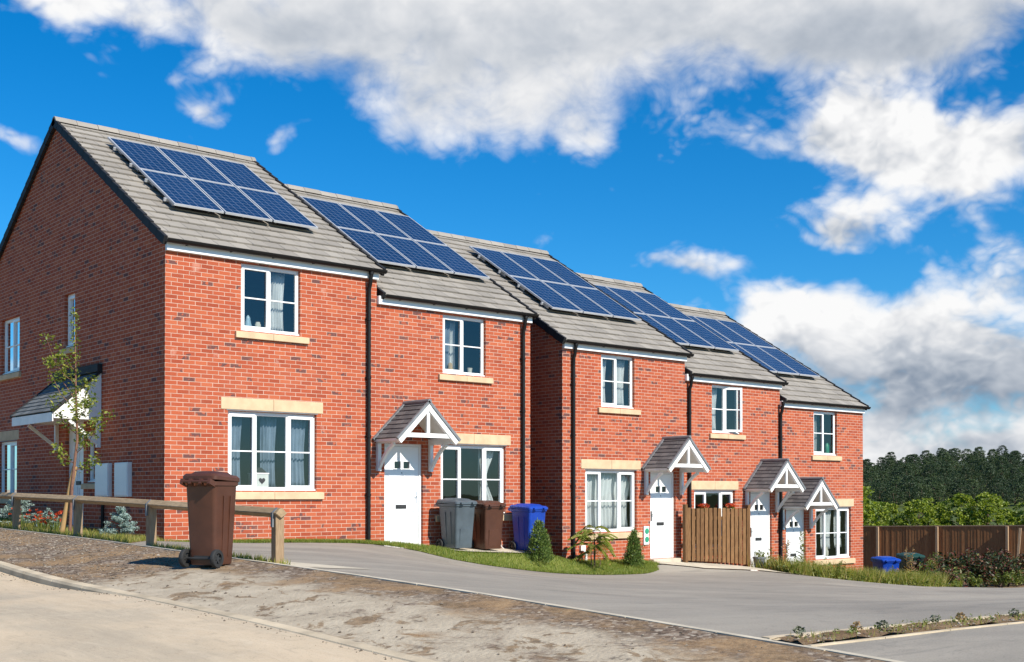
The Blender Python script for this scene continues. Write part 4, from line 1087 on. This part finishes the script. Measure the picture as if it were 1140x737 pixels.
# young sumac
x,y=9.50,-.95; z=T(x,y); t=thing('young_sumac',(x,y,z),'young multi stemmed shrub with drooping feathery leaves on the lawn','shrub')
st=MB(); lf=MB(); rs=random.Random(11)
for sx,sy,hh in((0,0,.78),(.06,.03,.62),(-.05,.05,.55),(.16,-.04,.22)): st.tube([(x+sx*.6,y+sy,z-.03),(x+sx,y+sy,z+hh*.5),(x+sx*.6,y+sy*.6,z+hh)],[.014,.011,.006],6)
fr=[(a,rs.uniform(.36,.60),rs.uniform(.35,.85),rs.uniform(-.02,.42)) for a in [k*.52+rs.uniform(-.2,.2) for k in range(34)]]
for a,ln_,h0,up in fr:
    p=Vector((x+rs.uniform(-.03,.03),y,z+h0)); pts=[p+Vector((math.cos(a)*ln_*s,math.sin(a)*ln_*s,up*s*1.2-.40*s*s)) for s in(0,.25,.5,.75,1)]
    st.tube(pts,.004,4)
    for i in range(15):
        s=.18+.82*i/14; k=min(3,int(s*4)); f=s*4-k; c=pts[k].lerp(pts[min(4,k+1)],f); dd=Vector((math.cos(a),math.sin(a),0)); sd=Vector((-math.sin(a),math.cos(a),0))
        for sg in(-1,1):
            L_=.085*(1-.5*abs(s-.45)); tip=c+sd*sg*L_+dd*.03+Vector((0,0,-.045)); e=dd*.021
            lf.add([c-e,c*.5+tip*.5-e*1.2,tip,c*.5+tip*.5+e*1.2,c+e],[(0,1,2,3,4)])
st.build('stem',M['bark'],t); lf.build('foliage',M['sumac'],t,recalc=False)
# geraniums on the sill behind the picket fence
for xx,lb in((14.25,'red geranium in a pot on the sill above the left of the picket fence'),(15.28,'red geranium in a pot on the sill above the right of the picket fence')):
    z=.93+DZ[3]-.004; t=thing('potted_geranium',(xx,-.03,z),lb,'potted plant','red geraniums behind the picket fence'); mb=MB()
    mb.loft([[(xx+r*math.cos(2*math.pi*k/12),-.02+r*.6*math.sin(2*math.pi*k/12),z+q) for k in range(12)] for r,q in((.09,0),(.13,.75),(.14,.8),(.14,.90))]); mb.build('pot',M['terracotta'],t)
    lf=MB(); leaves(lf,blob((xx,-.05,z+.98),.17,.10,.08,120),.05,.8); lf.build('foliage',M['weedleaf'],t,recalc=False)
    fl=MB(); leaves(fl,blob((xx,-.06,z+1.07),.19,.11,.06,150),.045,.8); fl.build('blossoms',M['redpetal'],t,recalc=False)
# plaque and pot by the doors
sg=thing('green_sign',(12.17,-.05,-.1),'small white board with two green discs beside the third front door','sign')
mb=MB(); mb.box(12.08,12.26,-.035,-.003,-.34,.10); mb.build('board',M['upvc'],sg)
for z in(-.02,-.22):
    mb=MB(); mb.tube([(12.18,-.036,z),(12.18,-.043,z)],.07,16); mb.build('disc',M['greenpot'],sg)
mb=MB(); px_,py_=16.02,-.42; z=T(px_,py_)
pt=thing('plant_tub',(px_,py_,z),'dark tub with a small green plant between the picket fence and the door','plant pot')
mb.loft([[(px_+r*math.cos(2*math.pi*k/14),py_+r*math.sin(2*math.pi*k/14),z+q) for k in range(14)] for r,q in((.12,0),(.16,.26),(.175,.27),(.175,.31))]); mb.build('tub',M['lead'],pt)
lf=MB(); leaves(lf,blob((px_,py_,z+.38),.15,.15,.10,160),.05,.6); lf.build('foliage',M['weedleaf'],pt,recalc=False)
# tall weeds
def tallweed(x,y,h,lab,mk='weedleaf',n=5):
    z=T(x,y); t=thing('tall_weed',(x,y,z),lab,'weed','tall weeds in front of the last house'); st=MB(); lf=MB(); rs=random.Random(int(x*77))
    for k in range(n):
        a=rs.uniform(0,6.28); r=rs.uniform(0,.16); hh=h*rs.uniform(.65,1); b=Vector((x+math.cos(a)*r*.3,y+math.sin(a)*r*.3,z-.02)); tp=Vector((x+math.cos(a)*r,y+math.sin(a)*r,z+hh))
        st.tube([b,b.lerp(tp,.5)+Vector((rs.uniform(-.02,.02),0,0)),tp],[.008,.006,.003],5)
        m_=int(hh*26)
        for i in range(m_):
            p=b.lerp(tp,.12+.88*i/m_); aa=rs.uniform(0,6.28); L_=.19*(1.1-.6*i/m_); q=p+Vector((math.cos(aa)*L_,math.sin(aa)*L_,L_*.4)); e=Vector((-math.sin(aa),math.cos(aa),0))*.026
            lf.add([p,p.lerp(q,.5)+e,q,p.lerp(q,.5)-e],[(0,1,2,3)])
        leaves(lf,blob(tp,.02,.02,.07,14,rs,.1),.035,.4,rs)
    st.build('stem',M[mk] ,t); lf.build('foliage',M[mk],t,recalc=False)
tallweed(16.55,-1.35,1.22,'tall seeding weed standing before the door of the last house',n=3)
tallweed(15.95,-1.25,.95,'dry brown weed left of the tallest weed by the two small porches','dryplant',3)
tallweed(19.6,-2.1,.55,'bushy green weed at the drive edge below the last house window',n=6)
tallweed(17.4,-1.9,.55,'low leafy weed at the drive edge right of the tallest weed',n=7)
tallweed(21.0,-1.7,1.05,'tall yellow weed in front of the corner of the last house','dryplant',5)
tallweed(22.2,-1.75,1.0,'tall pale weed right of the blue bin past the last house','weedleaf',5)
tallweed(22.7,-1.35,.75,'leafy weed right in front of the blue bin past the last house','weedleaf',8)
tallweed(23.3,-1.2,.85,'tall dry weed between the blue bin and the dark green bin','dryplant',6)
tallweed(21.6,-1.9,.6,'leafy weed below the corner brickwork of the last house','weedleaf',7)
tallweed(18.5,-2.2,.45,'low spreading weed between the leafy weed and the bushy weed',n=7)
# red-leaved shrubs at the foot of the fence
RS=[(21.6,-1.45,.5),(22.7,-1.05,.65),(23.9,-.85,.75),(25.0,-.55,.95),(26.0,-.40,1.1),(27.0,-.35,.95),(27.9,-.25,1.15),(28.9,-.2,1.1),(29.8,-.15,1.0),(30.8,-.1,1.15),(31.9,0,1.1)]
WH=['low red tinged shrub beside the corner of the last house','small red tinged shrub in front of the half hidden blue bin','red tinged shrub in front of the dark green bin','red tinged shrub just right of the dark green bin','second red tinged shrub right of the green bin','third red tinged shrub right of the green bin','fourth red tinged shrub right of the green bin','fifth red tinged shrub right of the green bin','tall red tinged shrub at the right edge beneath the loose post']
for k,(x,y,h) in enumerate(RS):
    z=T(x,y); lab=WH[k] if k<9 else 'red tinged shrub of the bed beyond the right edge of the picture'
    t=thing('red_shrub',(x,y,z),lab,'shrub','red leaved shrubs in front of the brown fence'); rs=random.Random(k); st=MB(); lf=MB()
    for i in range(13):
        a=rs.uniform(0,6.28); r=rs.uniform(.1,.62); e=Vector((x+math.cos(a)*r,y+math.sin(a)*r,z+h*rs.uniform(.45,1.05))); st.tube([(x,y,z-.05),(x+math.cos(a)*r*.4,y+math.sin(a)*r*.4,z+h*.4),e],[.014,.01,.004],5)
        for q in range(5): leaves(lf,blob(Vector((x,y,z+.1)).lerp(e,.35+.65*q/4),.16,.16,.14,20,rs,.1),.13,.42,rs)
    leaves(lf,blob((x,y,z+h*.32),.55,.5,h*.34,220,rs,.2),.12,.45,rs)
    st.build('stem',M['bark'],t); lf.build('foliage',M['photinia'],t,recalc=False)
for k,(x,y,h,lb) in enumerate([(22.2,-1.25,.45,'low green shrub in front of the corner brickwork past the last house'),(24.5,-1.0,.55,'bright green low shrub below the dark green bin'),(26.5,-.75,.45,'low bright green clump in front of the second red shrub'),(28.4,-.6,.5,'low bright green clump near the right end of the red shrubs'),(29.6,-.55,.55,'low bright green clump at the right edge of the picture')]):
    z=T(x,y); t=thing('low_shrub',(x,y,z),lb,'shrub','low green clumps among the red shrubs'); st=MB(); lf=MB(); rs=random.Random(90+k)
    for i in range(9):
        a=rs.uniform(0,6.28); r=rs.uniform(.1,.4); e=Vector((x+math.cos(a)*r,y+math.sin(a)*r,z+h*rs.uniform(.5,1.05))); st.tube([(x,y,z-.05),e],[.009,.003],5)
        for q in range(4): leaves(lf,blob(Vector((x,y,z+.05)).lerp(e,.4+.6*q/3),.10,.10,.10,18,rs,.1),.085,.4,rs)
    st.build('stem',M['bark'],t); lf.build('foliage',M['weedleaf'],t,recalc=False)
# field hedge, trees beyond the fence, pines on the hill
fwd=Vector((.652,.758,0)); rgt=Vector((.758,-.652,0)); EYE=Vector((-8.807,-19.47,.87))
def vt(dep,r): p=EYE+fwd*dep+rgt*r; return p.x,p.y
def crown_mesh(seed,w,h,nclump,per,leaf,z0=.2,conic=False):
    rs=random.Random(seed); lf=MB()
    for k in range(nclump):
        v=rs.random()
        if conic: rad=w*.5*(1-v)**.55*math.sqrt(rs.uniform(.35,1.))
        else: rad=w*.5*math.sqrt(max(.02,1-(2*v-1)**2))*math.sqrt(rs.uniform(.3,1.05))
        a=rs.uniform(0,6.28); c=(math.cos(a)*rad,math.sin(a)*rad,h*(z0+(1-z0)*v)); s=rs.uniform(.7,1.25)
        leaves(lf,blob(c,leaf*1.6*s,leaf*1.6*s,leaf*1.1*s,per,rs,.2),leaf,.6,rs)
    return lf
def proto(name,label,cat,group,seed,w,h,nc,per,leaf,mk,z0=.2,conic=False,tr_=.12):
    t=thing(name,(0,0,0),label,cat,group); mb=MB(); mb.tube([(0,0,-.5),(.05,0,h*.4),(0,.05,h*.8)],[tr_,tr_*.7,tr_*.25],7)
    for k in range(5):
        a=k*1.3+seed; mb.tube([(0,0,h*(.3+.1*k)),(math.cos(a)*w*.32,math.sin(a)*w*.32,h*(.42+.1*k))],[tr_*.35,tr_*.1],5)
    mb.build('trunk',M['bark'],t); crown_mesh(seed,w,h,nc,per,leaf,z0,conic).build('crown',M[mk],t,recalc=False); return t
hp=[proto('hedge_bush','one of the bright green bushes merging into the field hedge','bush','bright green field hedge beyond the fence',s,3.2,4.0,190,48,.135,'hedgeleaf',.05) for s in(1,2,3)]
for i in range(22):
    r=17+i*1.45; x,y=vt(76+rnd.uniform(-1.5,1.5),r); o=hp[i] if i<3 else copy_tree(hp[i%3]); o.location=(x,y,-3.6+rnd.uniform(-.25,.3)); o.rotation_euler.z=rnd.uniform(0,6.28); s=rnd.uniform(.94,1.08); o.scale=(s,s,s)
t=proto('leafy_tree','taller bright green tree just right of the last house corner','tree',None,9,2.6,5.6,150,26,.20,'hedgeleaf',.1); x,y=vt(56,16.0); t.location=(x,y,-4.0)
t=proto('leafy_tree','tree behind the last house, its top showing over the roof end','tree',None,14,3.4,8.7,150,22,.20,'treeleaf',.3); x,y=vt(52,13.2); t.location=(x,y,-3.0)
# hill
mb=MB(); nr,nd=40,20
def hillz(dep,r):
    t=min(1,max(0,(dep-372)/262)); s=t
    lat=min(1,max(0,(r/dep-.28)/.10)); lat=lat*lat*(3-2*lat)
    back=min(1,max(0,(dep-660)/200))
    return -5.0+(14.0+7.5*lat)*s*(1-.6*back)
for i in range(nr+1):
    for j in range(nd+1):
        dep=310+j*30; r=-150+i*17; x,y=vt(dep,r); mb.v.append((x,y,hillz(dep,r)-.15))
for i in range(nr):
    for j in range(nd): q=i*(nd+1)+j; mb.f.append((q,q+1,q+nd+2,q+nd+1)); mb.m.append(0)
mb.build('hill',M['field'],smooth=True,kind='structure',recalc=False)
pp=[proto('pine_tree','one of the dark pines crowding the wooded hill beyond the hedge','tree','dark pines on the far hill',30+s,w,h,230,20,.30,'pine',.30,False,.2) for s,(w,h) in enumerate([(5.6,9.2),(6.8,8.4),(5.2,10),(6.4,8.0)])]
cnt=0
for row in range(14):
    dep=372+row*19.5
    lo=.262*dep; hi=.478*dep; sp=5.6+row*.06
    r=lo+rnd.uniform(0,sp)
    while r<hi:
        d2=dep+rnd.uniform(-6,6); x,y=vt(d2,r); o=pp[cnt] if cnt<4 else copy_tree(pp[rnd.randrange(4)]); cnt+=1
        o.location=(x,y,hillz(d2,r)-.3); o.rotation_euler.z=rnd.uniform(0,6.28); s=rnd.uniform(.8,1.18); o.scale=(s,s,s*rnd.uniform(.9,1.1)); r+=sp*rnd.uniform(.8,1.25)

# ------------------------------------------------------------------ sky, sun, camera
SUN_EL,SUN_AZ=R(39),R(5)          # azimuth from -Y towards +X
sd=Vector((math.sin(SUN_AZ)*math.cos(SUN_EL),-math.cos(SUN_AZ)*math.cos(SUN_EL),math.sin(SUN_EL)))
sl=bpy.data.lights.new('sun','SUN'); sl.energy=4.9; sl.angle=R(.5); sl.color=(1,.94,.83)
so=bpy.data.objects.new('sun',sl); COL.objects.link(so); so.rotation_euler=(-sd).to_track_quat('-Z','Y').to_euler()
w=bpy.data.worlds.new('World'); scene.world=w; w.use_nodes=True; nt=w.node_tree; N=NT(nt); bg=nt.nodes['Background']
sky=N.n('ShaderNodeTexSky',sky_type='NISHITA'); sky.sun_disc=False; sky.sun_elevation=SUN_EL; sky.sun_rotation=math.pi-SUN_AZ; sky.ozone_density=2.2; sky.dust_density=.35; sky.air_density=1.0; sky.altitude=80
hs=N.n('ShaderNodeHueSaturation'); hs.inputs['Saturation'].default_value=1.18; hs.inputs['Value'].default_value=1.22; N.set(hs.inputs['Color'],N.mix(1.0,sky.outputs[0],(.62,1.03,1.37),'MULTIPLY'))
d=N.n('ShaderNodeTexCoord').outputs['Generated']; s=N.sep(d)
fx,fy=math.sin(R(40.7)),math.cos(R(40.7))
ax=N.math('ADD',N.math('MULTIPLY',s[0],fx),N.math('MULTIPLY',s[1],fy)); rx=N.math('SUBTRACT',N.math('MULTIPLY',s[0],fy),N.math('MULTIPLY',s[1],fx))
az=N.math('ARCTAN2',rx,ax); el=N.math('ARCSINE',s[2])
def P2(px,py):
    a=math.atan((px-570)/1318); return a,math.atan((550-py)/1318*math.cos(a))
# cumulus banks: azimuth / elevation of their centres and half sizes, weight
def bl(lst,azn,eln):
    tot=None
    for px,py,sx,sy,wt in lst:
        a,e=P2(px,py)
        u=N.math('DIVIDE',N.math('SUBTRACT',azn,a),sx/1318); v=N.math('DIVIDE',N.math('SUBTRACT',eln,e),sy/1318)
        q=N.math('MULTIPLY',N.math('POWER',2.718,N.math('MULTIPLY',N.math('ADD',N.math('MULTIPLY',u,u),N.math('MULTIPLY',v,v)),-1)),wt)
        tot=q if tot is None else N.math('ADD',tot,q)
    return tot
banks=[(650,-15,320,82,1.2),(330,15,150,55,.75),(980,5,250,52,.95),(545,115,135,50,.78),(640,150,60,30,.35),(985,150,125,46,1.15),(1090,180,105,52,1.0),(850,335,60,30,.72),(900,365,90,35,.4),
 (1000,370,165,56,.85),(1120,300,60,45,.62),(1060,440,170,48,.95),(1080,512,190,26,1.0),(985,480,60,20,.35),(225,123,26,17,.78),(312,158,26,17,.6),(0,152,45,17,.7),(755,290,52,18,.72),(920,258,58,26,.74),(617,268,16,15,.5),(130,35,75,35,.5),(30,-5,90,20,.9)]
wv=N.vmath('SCALE',d); 
def wn(vec,sc,det=5,ro=.58,dist=0): return N.noise(vec,sc,det,ro,dist)
vec=N.xyz(N.math('MULTIPLY',az,1.0),N.math('MULTIPLY',el,1.35),0)
OFF=(.014,.026)
def billow(ox,oy):
    v=N.xyz(N.math('ADD',az,ox),N.math('MULTIPLY_ADD',el,1.35,oy),0); tot=None
    wob=N.noise(v,9,3,.5); v=N.vmath('ADD',v,N.vmath('SCALE',N.xyz(wob,N.math('SUBTRACT',1,wob),0))); v.node.inputs[1].links[0].from_node.inputs['Scale'].default_value=.05
    for f,wt in((7.5,.46),(16,.27),(34,.17),(70,.10)):
        q=N.math('MULTIPLY',N.math('ABSOLUTE',N.math('MULTIPLY_ADD',N.noise(v,f,1.0,.5),2,-1)),wt*2.6)
        tot=q if tot is None else N.math('ADD',tot,q)
    return tot
bw=billow(0,0); bw2=billow(*OFF)
n_big=wn(vec,5.0,3,.5,.3); n_fine=wn(vec,18,7,.62,.5)
wz=N.math('ADD',az,N.math('MULTIPLY',N.math('SUBTRACT',n_big,.5),.10)); we=N.math('ADD',el,N.math('MULTIPLY',N.math('SUBTRACT',wn(N.xyz(az,el,3.3),7,4,.6,.3),.5),.07))
B=bl(banks,wz,we)
far=N.smooth(N.math('ABSOLUTE',az),.62,.9)             # loose clouds over the rest of the sky
B=N.math('ADD',B,N.math('MULTIPLY',far,N.math('MULTIPLY',N.smooth(wn(N.vmath('MULTIPLY',d,(1,1,2)),3.1,4),.5,.7),.35)))
soft=N.smooth(N.math('ADD',bl([(520,20,430,95,1.0),(900,20,300,45,.9),(560,120,140,45,.5)],wz,we),0),.15,.8)
amp=N.math('MULTIPLY_ADD',soft,-.50,.88)
dens_in=N.math('ADD',B,N.math('MULTIPLY',N.math('SUBTRACT',bw,.38),amp))
dens_in=N.math('ADD',dens_in,N.math('MULTIPLY',N.math('SUBTRACT',n_fine,.5),.8))
dens_in=N.math('ADD',dens_in,N.math('MULTIPLY',N.math('SUBTRACT',n_big,.5),N.math('MULTIPLY',soft,.8)))
dens=N.smooth(dens_in,N.math('MULTIPLY_ADD',soft,-.14,.28),1.0)
thick=N.smooth(dens_in,.55,1.55)
greys=[(1080,505,170,14,.35),(1060,432,180,52,1.0),(1120,330,90,30,.2),(760,45,330,40,.42),(420,60,160,40,.30),(640,150,60,35,.15),(1080,30,120,40,.4),(930,262,60,20,.45),(1090,260,80,20,.3),(755,290,60,25,.3)]
gr=bl(greys,wz,we)
lum=N.math('MULTIPLY',N.math('SUBTRACT',bw,bw2),N.math('MULTIPLY_ADD',soft,-.40,.58))
lum=N.math('SUBTRACT',N.math('ADD',lum,.98),N.math('MULTIPLY',gr,.50))
lum=N.math('ADD',lum,N.math('MULTIPLY',N.math('SUBTRACT',n_fine,.5),.25))
lum=N.math('SUBTRACT',lum,N.math('MULTIPLY',thick,.06)); lum=N.math('SUBTRACT',lum,N.math('MULTIPLY',soft,N.math('MULTIPLY_ADD',n_big,.7,-.27)))
ccol=N.ramp(N.math('MULTIPLY',lum,1.,clamp=True),[(0,(.12,.165,.245)),(.35,(.27,.33,.42)),(.65,(.56,.60,.66)),(.85,(.82,.83,.85)),(1,(.97,.97,.97))])
CS=11.6
cm=N.vmath('SCALE',ccol); cm.node.inputs['Scale'].default_value=CS
final=N.mix(dens,hs.outputs[0],cm)
N.set(bg.inputs['Color'],final); bg.inputs['Strength'].default_value=.062

cd=bpy.data.cameras.new('camera'); cam=bpy.data.objects.new('camera',cd); COL.objects.link(cam); scene.camera=cam
cam.location=(-8.807,-19.47,.87); PIT=R(0.7)
cam.rotation_euler=(R(90)+PIT,0,-math.atan2(.652,.758))
cd.sensor_width=36; cd.lens=1318/1140*36; cd.shift_y=(550-368.5-1318*math.tan(PIT))/1140; cd.clip_end=6000; cd.clip_start=.1
scene.view_settings.view_transform='Standard'; scene.view_settings.look='None'; scene.view_settings.exposure=.47; scene.view_settings.gamma=1
scene.render.engine='CYCLES'; scene.cycles.use_denoising=True; scene.cycles.max_bounces=7; scene.cycles.transparent_max_bounces=12
